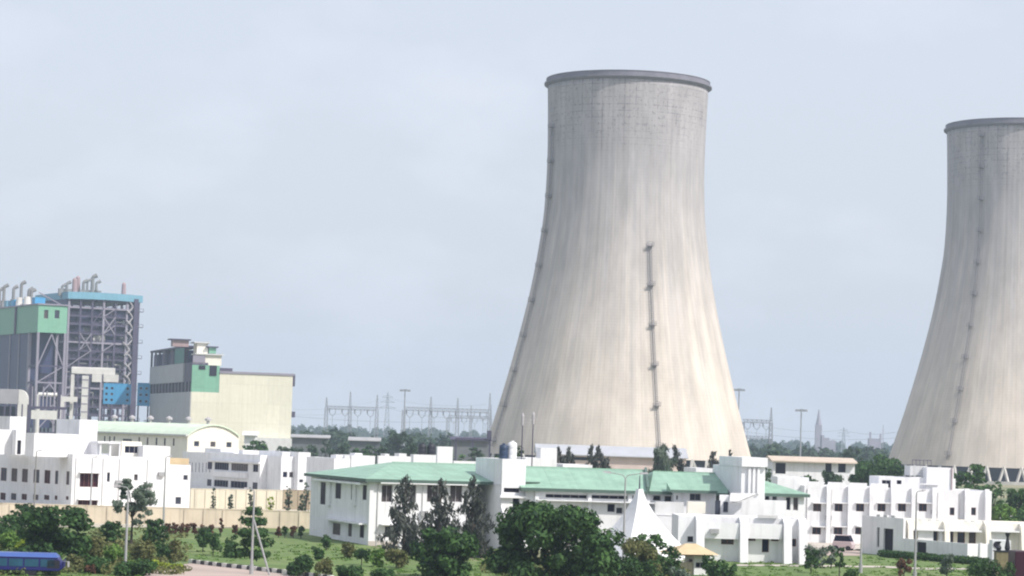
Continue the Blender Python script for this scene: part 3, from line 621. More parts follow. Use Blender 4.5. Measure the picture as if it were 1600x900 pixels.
# ================================================================ white campus buildings
def office():
    fr = Fr(112, 11.1, 27); root = at_frame('office_building', fr, 'white two storey office with brown windows and rooftop rooms at far left', 'office')
    U = lambda p, v=0: fr.U(p, v, 4); Z = lambda p, y, v=0: fr.ZF(p, y, v); VL = fr.V(-60, 0, 5)
    zt = fr.Z(0, 0, 709.5)
    # left, shaded wall: tall windows over low ones
    lops = []
    for p in (6, 22.5, 39, 57, 74, 88.5, 106):
        hw = 4.6 if p < 80 else 2.4; v = fr.V(p, 0, 5); lops.append((fr.V(p+hw, 0, 5), fr.V(p-hw, 0, 5), fr.Z(0, v, 751 + p*.06), fr.Z(0, v, 730.5 + p*.055), 'w', 2 if p < 80 else 1))
        v = fr.V(p-1, 0, 2); lops.append((fr.V(p-1+hw*.9, 0, 2), fr.V(p-1-hw*.9, 0, 2), fr.Z(0, v, 781), fr.Z(0, v, 769.5 + p*.055), 'w', 2))
    for p in (-12, -30, -47): lops.append((fr.V(p+5, 0, 5), fr.V(p-5, 0, 5), 4.2, 6.2, 'w', 2))
    u166 = U(166)
    fops = [(U(124.5), U(153.5), Z(138, 761), Z(138, 739.5), 'w', 4), (U(123), U(153.5), Z(138, 791.5), Z(138, 781.5), 'w', 4)]
    block(root, 0, u166, 0, VL, 0, zt, WHITE, front=fops, left=lops, gm=GLASSR, fm=FRAMER, depth=.4)
    v1 = .7
    f2 = [(U(166.8, v1), U(171.5, v1), Z(168, 753, v1), Z(168, 738, v1), 'w', 1), (U(209, v1), U(215, v1), Z(212, 751, v1), Z(212, 741, v1), 'w', 1)]
    u221, u264 = U(221.5, v1), U(264, v1)
    block(root, u166+.01, u264, v1, VL*.6, 0, Z(200, 713.5, v1), WHITE, front=f2, depth=.35, name='wall')
    MB().box(u221, u264, v1-.02, v1+7, Z(240, 713, v1)-.6, Z(240, 697, v1)).build('parapet_block', WHITE, root)
    block(root, u264+.01, U(297, 1.2), 1.2, 12, 0, Z(270, 726, 1.2), WHITE, name='annex_wall', front=[(U(275, 1.2), U(284, 1.2), Z(280, 788, 1.2), Z(280, 776.5, 1.2), 'w', 1), (U(286, 1.2), U(293, 1.2), Z(280, 750, 1.2), Z(280, 742, 1.2), 'w', 1)], gm=GLASSG)
    MB().box(u264+.2, U(294, 1.6), 1.6, 5, Z(270, 726, 1.2)+.01, Z(270, 716, 1.2)).build('roof_awning', OCHRE, root)
    for p in (117.5, 160, 188, 232): u = U(p); w_ = 0 if p < 166 else v1; MB().tube((u, w_-.08, 0), (u, w_-.08, zt-.5), .07, .07, 6).build('rainwater_pipe', DULLW, root)
    for p, y in ((180, 757), (228, 762), (246, 744)): u = U(p, v1); MB().box(u, u+.9, v1-.45, v1-.01, Z(p, y, v1), Z(p, y, v1)+.6).build('air_conditioner', GALV, root)
    slab(root, U(122), U(156), -.7, .0, Z(138, 739), Z(138, 737.5)); slab(root, U(121), U(156), -.7, 0, Z(138, 781), Z(138, 779.8))
    # rooms on the roof, set back
    def room(a, b, y0, y1, v, dp, nm='rooftop_room', mt=WHITE, fo=(), lo=()):
        ua, ub = fr.U(a, v, 9), fr.U(b, v, 9); z0_ = zt-.5; return block(root, ua, ub, v, v+dp, z0_, Z((a+b)/2, y0, v), mt, front=fo, left=lo, name=nm, par=.3)
    room(123, 151, 656, 712, 6, 11); room(53, 128, 678, 708, 2.2, 4); room(14, 39, 651, 700, 20, 12); room(-40, 24, 671, 703, 15, 3)
    room(24.5, 35, 672, 703, 13, 6, fo=[(fr.U(27, 13, 9), fr.U(33, 13, 9), zt-.4, Z(30, 688, 13), 'd')])
    room(151.3, 156, 690, 712, 3.0, 6)
    room(190, 221, 690, 712, 3.0, 5, mt=CREAMW, fo=[(fr.U(195, 3, 9), fr.U(218, 3, 9), Z(200, 708, 3), Z(200, 697, 3), 'w', 3)])
    slab(root, fr.U(152, 2.4, 9), fr.U(188, 2.4, 9), 2.2, 5.8, Z(170, 693, 2.4), Z(170, 690, 2.4), name='pergola_roof')
    for p in (157, 172, 187): u = fr.U(p, 2.6, 9); slab(root, u-.1, u+.1, 2.5, 2.8, zt-.4, Z(170, 693, 2.4), name='pergola_post')
    # handrail and a row of roof gear by the right end
    m = MB()
    for k in range(12): u = U(266, 9) + k * .55; m.bar((u, 9, zt-2.3), (u, 9, zt-.9), .08)
    m.bar((U(266, 9), 9, zt-.9), (U(296, 9), 9, zt-.9), .1); m.build('roof_railing', STEEL, root)
office()

def quarters():
    fr = Fr(439, 8.33, 34); root = at_frame('staff_quarters', fr, 'white block with a projecting glazed bay behind the cream inner wall', 'building')
    U = lambda p, v=0: fr.U(p, v, 4); VL = fr.V(285, 0, 5); zt = fr.Z(0, 0, 713)
    z = lambda v, y: fr.Z(0, v, y)
    lo = []
    va, vb = fr.V(401, 0), fr.V(327, 0)
    block(root, 0, U(459), 0, VL, 0, zt, WHITE, front=[(U(442), U(449), fr.ZF(445, 746), fr.ZF(445, 737), 'w', 1), (U(452), U(459)-.1, fr.ZF(455, 746), fr.ZF(455, 737.5), 'w', 1)])
    # bay on the shaded side
    lops = []
    for a, b in ((403, 395), (387, 361), (357, 335), (331, 324)):
        lops.append((fr.V(a, -1.5), fr.V(b, -1.5), fr.Z(-1.5, va, 737), fr.Z(-1.5, va, 725), 'w'))
        lops.append((fr.V(a, -1.5), fr.V(b, -1.5), fr.Z(-1.5, va, 764), fr.Z(-1.5, va, 753), 'w', 5))
    block(root, -1.5, -.02, fr.V(406, -1.5), fr.V(321, -1.5), 0, fr.Z(-1.5, va, 710), WHITE, left=lops, name='bay')
    v0 = fr.V(392, -2.3); MB().box(-2.1, -1.52, fr.V(384, -2), fr.V(333, -2), fr.Z(-2, v0, 748), fr.Z(-2, v0, 739)).build('balcony', WHITE, root)
    slab(root, -2.4, -1.52, fr.V(406, -2), fr.V(325, -2), fr.Z(-2, v0, 724), fr.Z(-2, v0, 722))
    for a, b, y in ((386, 393, 703), (333, 358, 700), (444, 455, 706)): MB().box(1, 5, fr.V(b, 3), fr.V(a, 3), zt-.5, fr.Z(1, fr.V(a, 3), y)).build('rooftop_room', WHITE, root)
    slab(root, .8, 7, fr.V(380, 3), fr.V(340, 3), zt-.2, zt + .3, name='roof_step')
    block(root, U(459)+.02, U(478), -1.5, 14, 0, fr.ZF(465, 706.5), WHITE, front=[(U(468, -1.5), U(474, -1.5), fr.ZF(470, 754, -1.5), fr.ZF(470, 749, -1.5), 'w', 1)], name='end_block')
quarters()

# white low houses whose roofs show behind the green roof
def house(a, b, c, S, ang, top, label, win=(), rooms=(), mt=WHITE, dp=12):
    """corner at px b, front to c, side back to a"""
    fr = Fr(b, S, ang); root = at_frame('white_house', fr, label, 'house', 'white flat roofed houses behind the green roof')
    W_ = fr.U(c); VL = min(fr.V(a), 30) if a < b else dp; zt = fr.Z(0, 0, top)
    fo = [(fr.U(x0), fr.U(x1), fr.ZF(x0, y1), fr.ZF(x0, y0), 'w', 1) for x0, x1, y0, y1 in win]
    block(root, 0, W_, 0, VL, 0, zt, mt, front=fo)
    for x0, x1, y0, v in rooms: MB().box(fr.U(x0, v), fr.U(x1, v), v, v+3, zt-.5, fr.ZF(x0, y0, v)).build('rooftop_room', mt, root)
    # roof tank
    return fr, zt
house(478, 521, 546, 9.4, 22, 716, 'low white house with a grey side behind the hipped green roof corner', rooms=((524, 534, 711, 3), (538, 545, 712, 2)))
house(520, 548, 585, 8.6, 20, 711.5, 'white flat house directly behind the left green ridge end', rooms=((553, 565, 708, 3),))
house(588, 590, 641, 8.8, 18, 712, 'white flat house with dark vents behind the middle of the left green ridge', rooms=((600, 607, 709, 2), (622, 634, 708.5, 2)))
fh, zh = house(640, 645, 684, 8.4, 18, 710, 'white flat house carrying two black water tanks')
house(680, 682, 706, 8.6, 18, 697.5, 'taller white stair block right of the two black water tanks')
house(706, 708, 746, 9.5, 18, 720, 'low white parapet wall house touching the left stair tower')
for px, y0, y1, k in ((659.5, 693, 711, 'left'), (673.5, 693, 711, 'right')):
    u = fh.U(px, 2, 9); p = fh.w(u, 2, zh - .5)
    e = empty('water_tank', p, 0, 'black roof water tank, %s one of the pair on a white house' % k, 'water tank', 'black roof water tanks')
    hh = max(1.4, fh.Z(u, 2, y0) - p.z)
    MB().lathe([(0, 0), (.75, 0), (.78, hh*.28), (.74, hh*.3), (.78, hh*.32), (.78, hh*.58), (.74, hh*.6), (.78, hh*.62), (.75, hh*.88), (.3, hh*.97), (.28, hh), (0, hh)], 16).build('drum', BLACKP, e, smooth=True)
    MB().lathe([(0, hh+.08), (.32, hh+.08), (.34, hh), (.29, hh-.02)], 12).build('lid', BLACKP, e)

# ---------------------------------------------------------------- main green roofed block
def hip_roof(root, u0, u1, v0, v1, ze, zr, ra, rb, ov=.7, m=GREENR, left_hip=True, right_hip=True, vr=None, sk=0):
    vr = (v0 + v1) / 2 if vr is None else vr; a, b, c, d = (u0-ov, v0-ov), (u1+ov, v0-ov), (u1+ov+sk, v1+ov), (u0-ov, v1+ov)
    mb = MB(); r0, r1 = (ra, vr, zr), (rb + sk/2, vr, zr); t = .14
    A, B, C, D = [(*p, ze) for p in (a, b, c, d)]
    mb.quad(A, B, r1, r0); mb.quad(C, D, r0, r1); mb.add([D, A, r0], [(0,1,2)]); mb.add([B, C, r1], [(0,1,2)])
    mb.quad((*a, ze-t), (*d, ze-t), (*c, ze-t), (*b, ze-t)); mb.build('roof', m, root)
    f = MB(); 
    for p, q in ((a, b), (b, c), (c, d), (d, a)): f.bar((*p, ze-t/2-.1), (*q, ze-t/2-.1), .08, .34)
    f.build('fascia', FASCIA, root)
    rc = MB(); rc.bar(r0, r1, .3, .1); rc.build('ridge_cap', m, root)
def main_block():
    fr = Fr(577, 14.1, 19.5); root = at_frame('main_building', fr, 'long two storey white building under green sheet roofs with two stair towers', 'building')
    U = lambda p, v=0, z=5: fr.U(p, v, z); Z = lambda p, y, v=0: fr.Z(fr.U(p, v, 5), v, y)
    ze = fr.Z(0, 0, 748); VL = fr.V(485, 0, 4)
    # end wall, shaded
    lo = []
    for a, b, y0, y1 in ((508, 500, 752.5, 788), (532, 523, 754, 779), (553, 547.5, 756, 781), (572, 565.5, 757, 781)):
        lo.append((fr.V(a), fr.V(b), fr.Z(0, fr.V(b), y1), fr.Z(0, fr.V(b), y0), 'w', 1))
    for a, b, y0, y1 in ((533, 521, 816, 835), (551, 545, 817, 838), (570, 563, 818.5, 840)):
        lo.append((fr.V(a), fr.V(b), fr.Z(0, fr.V(b), y1), fr.Z(0, fr.V(b), y0), 'w', 1))
    fo = []
    for a, b in ((596, 613), (632.5, 650), (667, 685), (703, 722)):
        fo.append((U(a), U(b), Z(a, 784.5), Z(a, 757.5), 'w', 2)); 
    for a, b in ((603, 617), (640, 652), (668, 682), (705, 718)): fo.append((U(a), U(b), Z(a, 840), Z(a, 822), 'w', 2))
    W1 = U(745); block(root, 0, W1, 0, VL, 0, ze, WHITE, front=fo, left=lo, roof=False, depth=.45, name='wall')
    for a, b in ((517, 512), (557, 552.5)): MB().box(-.25, -.01, fr.V(a), fr.V(b), fr.Z(0, fr.V(b), 790), ze-.02).build('fin', WHITE, root)
    slab(root, -.8, -.01, fr.V(572), fr.V(497), ze-.75, ze-.5); slab(root, -.9, -.01, fr.V(574), fr.V(514), fr.Z(0, fr.V(540), 815), fr.Z(0, fr.V(540), 812.5), name='sunshade')
    slab(root, U(591), U(742), -.8, -.01, Z(640, 756.3), Z(640, 754.6)); slab(root, U(594), U(742), -.8, -.01, Z(640, 821), Z(640, 819))
    for p in (590, 626, 660, 695, 730): u = U(p); MB().tube((u, -.08, 0), (u, -.08, ze-.6), .06, .06, 6).build('rainwater_pipe', DULLW, root)
    for p, y in ((622, 800), (657, 806), (692, 800)): u = U(p); MB().box(u, u+.8, -.4, -.01, Z(p, y), Z(p, y)+.55).build('air_conditioner', GALV, root)
    MB().box(-.012, W1, -.05, -.01, 0, .5).build('plinth', mat('damp_plinth', (.5, .46, .42), .9, .2, 1), root)
    zr = fr.Z(fr.U(613, VL/2, 9), VL/2, 722)
    hip_roof(root, 0, W1+1.2, 0, VL, ze, zr, fr.U(613, VL/2, 9), W1+1.2, vr=VL/2, sk=8)
    # ---- stair tower (near corner px 783)
    v = -3.5; a0, a1 = U(783, v), U(820, v); zt = Z(790, 717, v)
    VLt = fr.V(741, a0)
    fo = [(U(786.5, v), U(812, v), Z(800, 769.5, v), Z(800, 762.5, v), 's'), (U(801, v), U(812, v), Z(806, 797, v), Z(806, 778, v), 'w', 1)]
    block(root, a0, a1, v, VLt, 0, zt, WHITE, front=fo, depth=.4, name='stair_tower', par=.3)
    MB().box(a0-.12, a0-.01, v, VLt, Z(783, 758, v), Z(783, 757, v)).build('string_course', DULLW, root)
    slab(root, a0-.3, a1+.2, v-.5, v-.01, Z(800, 778, v), Z(800, 774, v), name='balcony_slab')
    m = MB(); zb = Z(790, 790, v)
    m.add([(a0-.02, v-.01, zb), (a0-.02, v-4.5, 0), (a0-.02, v-.01, 0), (a0+.35, v-.01, zb), (a0+.35, v-4.5, 0), (a0+.35, v-.01, 0)], [(0,1,2),(5,4,3),(0,3,4,1),(1,4,5,2)]); m.build('buttress', WHITE, root)
    m = MB(); zb = Z(815, 782, v)
    m.add([(a1+.3, v+3.5, zb), (a0+2, v-3, 2.2), (a1+.3, v-3, 2.2), (a1+.3, v-.01, zb)], [(0,1,2)]); 
    # stair flight enclosed, going down in front
    MB().box(a1-.4, U(838, v+1), v+1, v+6, 0, Z(825, 781, v)).build('stair_flight_wall', WHITE, root)
    MB().box(a1+.03, U(838, 0)-.1, v+1.8, v+6, Z(825, 781, v)+.01, Z(825, 762, v)).build('recess_shade', DARK, root)  # solid dark box, painted as the shade of a recess
    slab(root, a1+.02, U(840, v+1), v+.4, v+6, Z(825, 754.5, v), Z(825, 753, v), FASCIA, 'porch_roof')
    global TOWER_FR, TOWER_T; TOWER_FR = (fr, a0, a1, v, zt)
    # ---- right wing: its own direction, built in this root's coordinates
    fr2 = Fr(820, 14.0, 7); 
    rt = empty('right_wing', (0, 0, 0), 0); d = fr2.o - fr.o
    rt.location = (d.dot(fr.uu), d.dot(fr.vv), 0); rt.rotation_euler = (0, 0, fr2.a - fr.a); rt.parent = root
    U2 = lambda p, v=0: fr2.U(p, v, 5); Z2 = lambda p, y, v=0: fr2.Z(fr2.U(p, v, 5), v, y)
    ze2 = Z2(900, 764); e1 = U2(1010); e2 = U2(1112); DP = 17
    fo = []
    for a, b, y0, y1 in ((852, 917, 771.5, 777.5), (923, 980, 773, 779), (987, 1004, 774, 780), (1020, 1032, 774, 782), (1038, 1051, 775, 784)): fo.append((U2(a), U2(b), Z2(a, y1), Z2(a, y0), 'w'))
    for a, b, y0, y1 in ((949, 961, 787, 800), (963, 973, 793, 802.5), (981, 991, 792, 800), (890, 905, 790, 803)): fo.append((U2(a), U2(b), Z2(a, y1), Z2(a, y0), 'w', 1))
    block(rt, .02, e2, 0, DP, 0, ze2, WHITE, front=fo, roof=False, depth=.35, name='wall')
    for p in (838, 920.5, 983.5, 1012): slab(rt, U2(p)-.2, U2(p)+.2, -.35, -.01, Z2(p, 800), ze2-.2, name='pilaster')
    slab(rt, U2(838), U2(1055), -.9, -.01, Z2(900, 783.5), Z2(900, 781.5))
    zr2 = Z2(960, 733, DP/2)
    hip_roof(rt, .1, e1-.8, 0, DP, ze2, zr2, -.6, e1-.1, sk=2.6)
    hip_roof(rt, e1+.85, U2(1125), -.1, DP, ze2+.02, zr2-.1, e1+.9+1.3, U2(1125)+.7, sk=4)
    g_ = MB(); g_.add([(e1+dx, -.75, z) for dx in (-.15, .15) for z in (ze2-.3, ze2+.5)] + [(e1+1.3+dx, DP/2, z) for dx in (-.15, .15) for z in (zr2-.6, zr2+.3)], [(0,2,3,1),(4,5,7,6),(0,1,5,4),(2,6,7,3),(1,3,7,5),(0,4,6,2)]); g_.build('roof_gap_shade', FASCIA, rt)  # dark strip painted for the shaded gap between the two roofs
    # projecting grey bay with its own eave
    b0, b1 = U2(1053, -2), U2(1118, -2); zb = Z2(1080, 766, -2)
    block(rt, b0, b1, -2, -.02, 0, zb, WHITE, front=[(U2(1077, -2), U2(1094.5, -2), Z2(1080, 782, -2), Z2(1080, 771, -2), 'w', 2), (U2(1056, -2), U2(1059, -2), Z2(1057, 781, -2), Z2(1057, 774, -2), 'w', 1)], roof=False, name='bay', gm=GLASSG)
    m = MB(); m.add([(b0-.6, -2.9, zb), (b1, -2.9, zb), (b1, -.4, zb+.75), (b0-.6, -.4, zb+.75), (b0-.6, -2.9, zb-.2), (b1, -2.9, zb-.2), (b1, -.4, zb-.2), (b0-.6, -.4, zb-.2)], [(0,1,2,3),(4,5,1,0),(3,7,4,0),(1,5,6,2)]); m.build('bay_roof', GREENR, rt)
    slab(rt, b0-.6, b1, -2.98, -2.9, zb-.3, zb+.02, FASCIA, 'bay_fascia')
    # terrace in front of it
    block(rt, U2(1026, -6), U2(1101, -6), -6, -2.02, 0, Z2(1060, 807, -6), WHITE, name='terrace_wall', par=.2)
    MB().box(U2(1073, -5), U2(1101, -5), -5.5, -4.8, Z2(1060, 807, -6), Z2(1080, 783.5, -5)).build('terrace_screen', CREAMW, rt)
    MB().box(U2(1028, -5), U2(1073, -5), -3.2, -3.0, Z2(1060, 807, -6), Z2(1040, 784.5, -5)).build('terrace_parapet', DULLW, rt)
    # ---- second stair tower
    v = -6.0; c0, c1 = U2(1157, v), U2(1194, v); vl = fr2.V(1112, c0); zt = Z2(1160, 729, v); 
    block(rt, c0, c1, v, vl, 0, zt, WHITE, name='stair_tower', par=.1)
    MB().box(c0-.1, c1+.15, v-.5, vl*.6, zt+.01, Z2(1165, 714.5, v)).build('tower_cap', WHITE, rt)
    for p in (1169, 1176, 1183): slab(rt, U2(p, v)-.14, U2(p, v)+.14, v-.3, v-.01, Z2(1165, 771, v), zt-.1, name='tower_rib')
    MB().box(U2(1112, -3), U2(1158, -7), -7.2, -6.9, Z2(1130, 805, -7), Z2(1130, 773, -7)).build('lobby_wall', WHITE, rt)
    for a, b, y0, y1 in ((1117, 1125, 782, 806), (1130, 1137, 784, 800)): MB().box(U2(a, -7.2), U2(b, -7.2), -7.3, -7.21, Z2(a, y1, -7.2), Z2(a, y0, -7.2)).build('window', GLASSG, rt)
    m = MB(); h0 = Z2(1135, 783, -8); m.add([(U2(1138, -9), -9.5, h0), (U2(1150, -9), -9.5, h0), (U2(1182, -7), -7.21, h0+.9), (U2(1140, -7), -7.21, h0+.9)], [(0,1,2,3)]); m.add([(U2(1138, -9), -9.5, h0-.15), (U2(1150, -9), -9.5, h0-.15), (U2(1182, -7), -7.21, h0+.75), (U2(1140, -7), -7.21, h0+.75)], [(3,2,1,0)]); m.build('canopy', DULLW, rt)
    # ---- block right of the tower with paired windows and a green hip
    d0, d1 = c1+.02, U2(1256, -5); z3 = Z2(1220, 771, -5)
    fo = [(U2(a, -5), U2(b, -5), Z2(a, y1, -5), Z2(a, y0, -5), 'w', 1) for a, b, y0, y1 in ((1194.5, 1202, 774.5, 795), (1206, 1213.5, 775, 795.5), (1227.5, 1235, 776.5, 797), (1239, 1247, 777, 797.5))]
    block(rt, d0, d1, -5, 6, 0, z3, WHITE, front=fo, roof=False, name='wall')
    hip_roof(rt, d0-.3, d1, -5, 6, z3, z3+1.35, d0-.2, d0+1.2, ov=.5)
    slab(rt, c0-.0, d0+2.5, -5.9, -5.01, Z2(1180, 806, -6), Z2(1180, 781, -6), name='link_parapet')
    # ---- single storey front annex with deep fins
    fr3 = Fr(1060, 14.7, 2); d = fr3.o - fr.o; ra = empty('front_annex', (d.dot(fr.uu), d.dot(fr.vv), 0), fr3.a - fr.a); ra.parent = root
    U3 = lambda p, v=0: fr3.U(p, v, 3); Z3 = lambda p, y, v=0: fr3.Z(fr3.U(p, v, 3), v, y)
    E = U3(1247); zt = Z3(1150, 808)
    fo = [(U3(1074.5), U3(1083.5), Z3(1080, 847), Z3(1080, 838), 's'), (U3(1127), U3(1147), Z3(1130, 850.5), Z3(1130, 840.5), 'w', 2), (U3(1169), U3(1181), Z3(1170, 845), Z3(1170, 841), 'w', 1),
          (U3(1191), U3(1202), Z3(1195, 863), Z3(1195, 841), 'w', 1), (U3(1205), U3(1217), Z3(1210, 845.5), Z3(1210, 841.5), 'w', 1), (U3(1235.5), U3(1244.5), Z3(1240, 854), Z3(1240, 842), 'w', 1)]
    block(ra, 0, E, 0, 7, 0, zt, WHITE, front=fo, depth=.3, name='wall', fm=FRAMER)
    for p, w in ((1086, .3), (1154, .3), (1222, .3), (1246, .3)):
        m = MB(); u = U3(p); m.add([(u, -.01, 0), (u, -2.0, 0), (u, -1.1, zt-.4), (u, -.01, zt+.1), (u+w+.55, -.01, 0), (u+w+.55, -2.0, 0), (u+w+.55, -1.1, zt-.4), (u+w+.55, -.01, zt+.1)], [(0,3,2,1),(4,5,6,7),(1,2,6,5),(2,3,7,6)]); m.build('fin', WHITE, ra)
    for a, b in ((1097, 1153), (1163, 1220)):
        slab(ra, U3(a), U3(b), -1.0, -.01, Z3(a, 840.5), Z3(a, 836.5)); slab(ra, U3(a), U3(b), -1.0, -.82, Z3(a, 836.4), zt-.6, WHITE, 'raised_panel')
    m = MB(); u = U3(1107); m.box(u, u+.95, -1.5, -1.02, Z3(1110, 833), Z3(1110, 825.5)); m.build('air_conditioner', GALV, ra, bevel=.03)
    m = MB(); m.box(U3(1183), U3(1214), -.35, -.1, zt+.01, zt+.3); m.build('roof_pipe', DULLW, ra)
    for e in (rt, ra):      # these wings only lend their direction: their pieces are parts of the building itself
        M = Matrix.Translation(e.location) @ Matrix.Rotation(e.rotation_euler.z, 4, 'Z')
        for ch in list(e.children):
            ch.parent = root; ch.matrix_local = M @ Matrix.Translation(ch.location)
        bpy.data.objects.remove(e)
main_block()
fr, a0, a1, tv, tz = TOWER_FR
def roof_tank(px, y, r, label, m, col=None, white=False):
    u = fr.U(px, tv+2.5, 10); p = fr.w(u, tv+2.5, tz-.3); hh = fr.Z(u, tv+2.5, y) - p.z
    e = empty('water_tank', p, 0, label, 'water tank'); 
    MB().lathe([(0, 0), (r, 0), (r*1.04, hh*.3), (r, hh*.32), (r*1.04, hh*.34), (r*1.04, hh*.62), (r, hh*.64), (r*1.04, hh*.66), (r, hh*.92), (r*.5, hh*.98), (0, hh)], 18).build('drum', m, e, smooth=True)
    MB().lathe([(0, hh+.1), (r*.35, hh+.1), (r*.35, hh-.03)], 12).build('lid', m, e)
roof_tank(800, 690, .5, 'slim white water tank standing on the left stair tower', WHITE)
roof_tank(786.5, 694, .48, 'dark navy water tank beside the slim white tank', mat('navy_plastic', (.03, .05, .1), .5))
def roof_hut(px0, px1, y, v, label, m=WHITE):
    u0, u1 = fr.U(px0, v, 9), fr.U(px1, v, 9); e = empty('roof_hut', fr.w(u0, v, tz-1.6), fr.a, label, 'roof hut')
    h = fr.Z(u0, v, y) - (tz-1.6); MB().box(0, u1-u0, 0, 2.5, 0, h).build('wall', m, e); MB().box(-.1, u1-u0+.1, -.1, 2.6, h, h+.12).build('roof_slab', m, e)
# low white building behind with a square room
fb = Fr(819, 12.0, 12); rb = at_frame('white_house', fb, 'low white building with a square rooftop room behind the left stair tower', 'house')
zt_ = fb.ZF(850, 716); block(rb, 0, fb.U(868), 0, 9, 0, zt_, WHITE)
MB().box(fb.U(844), fb.U(869.5), .6, 3.2, zt_-.5, fb.ZF(850, 700)).build('rooftop_room', WHITE, rb)
fb2 = Fr(878, 11.6, 10); rb = at_frame('white_house', fb2, 'low white parapet showing over the green ridge right of the square room', 'house'); block(rb, 0, fb2.U(924), 0, 8, 0, fb2.ZF(900, 726), WHITE)
fb3 = Fr(1086, 11.4, 8); rb = at_frame('white_house', fb3, 'thin white parapet beside the right stair tower below the dark tower base', 'house'); block(rb, 0, fb3.U(1112), 0, 8, 0, fb3.ZF(1100, 731.5), WHITE)

# ---------------------------------------------------------------- tent shaped entrance canopy
def spire():
    base = Fr(1012, 15.2, 14); P = base.o; top = base.Z(0, 0, 763) if False else solve(lambda z: proj((solve(lambda x: proj((x, P.y, 7))[0], 997, -10, 10), P.y, z))[1], 764)
    cx = solve(lambda x: proj((x, P.y, 7))[0], 999, -10, 10); e = empty('entrance_canopy', (cx, P.y, 0), R(33), 'white swept tent shaped entrance canopy rising to a point', 'canopy')
    n = 14; mb = MB(); rings = []
    for k in range(n + 1):
        t = k / n; z = top * (1 - t) ** 1.0; r = (.25 + 3.7 * (t ** 1.6) + .8 * t)
        rings.append([(-r, -r*.9, z), (r*1.12, -r*.9, z), (r*1.12, r*.9, z), (-r, r*.9, z)])
    vs = [p for g in rings for p in g]; fs = [(k*4+i, (k+1)*4+i, (k+1)*4+(i+1) % 4, k*4+(i+1) % 4) for k in range(n) for i in range(4)] + [(0,1,2,3)]
    mb.add(vs, fs); mb.build('canopy_shell', WHITE, e)
    MB().tube((0, 0, top-.1), (0, 0, top+1.4), .09, .04, 8).build('finial', STEEL, e)
spire()

# ---------------------------------------------------------------- hostel on the right
def hostel():
    fr = Fr(1256, 12.0, 2); root = at_frame('hostel', fr, 'white two storey hostel with a row of small windows between vertical fins', 'hostel')
    U = lambda p, v=0: fr.U(p, v, 5); Z = lambda p, y, v=0: fr.Z(fr.U(p, v, 5), v, y)
    E = U(1549); zt = Z(1400, 763); cs = [1277, 1310.5, 1344, 1377.5, 1409.5, 1442]
    fo = []
    for c in cs:
        fo.append((U(c-6.3), U(c+6.3), Z(c, 799), Z(c, 787), 'w', 2)); fo.append((U(c-6.8), U(c+6.8), Z(c, 835), Z(c, 824), 'w', 2))
    for c in (1488, 1521.5): fo.append((U(c-4), U(c+3.5), Z(c, 805), Z(c, 793), 'w', 1)); fo.append((U(c-4), U(c+3.5), Z(c, 842), Z(c, 830), 'w', 1))
    block(root, 0, E, 0, 12, 0, zt, WHITE, front=fo, fm=FRAMER, gm=GLASSG, depth=.3)
    for k, c in enumerate(cs + [1474+32, 1538]):
        u = U(c + 13.5) if c < 1470 else U(c); m = MB()
        m.add([(u, -.01, 0), (u, -.6, 0), (u, -.6, zt-.8), (u, -.4, zt+.25), (u, -.01, zt+.25), (u+.55, -.01, 0), (u+.55, -.6, 0), (u+.55, -.6, zt-.8), (u+.55, -.4, zt+.25), (u+.55, -.01, zt+.25)], [(0,4,3,2,1),(5,6,7,8,9),(1,2,7,6),(2,3,8,7),(3,4,9,8)]); m.build('fin', WHITE, root)
    for c in cs:
        for y in (786.5, 823.3): slab(root, U(c-8), U(c+13.2), -.55, -.01, Z(c, y)-.0, Z(c, y-1.6))
    for c in (1262, 1300, 1366, 1432, 1466, 1500):
        u = U(c - 1); MB().tube((u, -.07, 0), (u, -.07, zt-.4), .06, .06, 6).build('rainwater_pipe', DULLW, root)
    for c, y in ((1290, 812), (1355, 814), (1455, 803), (1500, 820)):
        u = U(c); MB().box(u, u+.8, -.4, -.01, Z(c, y), Z(c, y)+.55).build('air_conditioner', GALV, root)
    # parapet humps
    for c in (1277, 1310, 1344, 1377, 1409): slab(root, U(c-17), U(c+10), -.02, .2, zt-.3, zt+.55, name='parapet_panel')
    # rooms on the roof
    block(root, U(1372, 2), U(1492, 2), 2, 9, zt-.5, Z(1380, 744.5, 2), WHITE, front=[(U(1377, 2), U(1391, 2), Z(1380, 762, 2), Z(1380, 750, 2), 'w', 2), (U(1400, 2), U(1408, 2), Z(1400, 764, 2), Z(1400, 750, 2), 'w', 1)], name='rooftop_room', gm=GLASS, par=.2)
    MB().box(U(1447, 1.4), U(1489, 1.4), 1.4, 5, Z(1450, 765, 2), Z(1450, 730, 2)).build('rooftop_room', WHITE, root)
    MB().box(U(1421, 4), U(1446.6, 4), 4, 8, Z(1450, 744, 4), Z(1430, 728, 4)).build('rooftop_room', DULLW, root)
    slab(root, U(1435, 1.3), U(1466, 1.3), .9, 1.38, Z(1440, 757.5), Z(1440, 755.5))
    MB().box(U(1489), U(1490.2), 1.2, 5, zt-.4, Z(1489, 731, 2)).build('red_downpipe', PINK, root)
    block(root, U(1214, 3), U(1263, 3), 3, 9, 0, Z(1240, 745.5, 3), WHITE, name='link_block')
    m = MB()
    for k in range(6): u = U(1424, 5) + k * .5; m.bar((u, 5, Z(1430, 728, 4)), (u, 5, Z(1430, 718, 4)), .06)
    m.bar((U(1424, 5), 5, Z(1430, 719, 4)), (U(1424, 5)+2.5, 5, Z(1430, 719, 4)), .07); m.build('roof_railing', STEEL, root)
hostel()

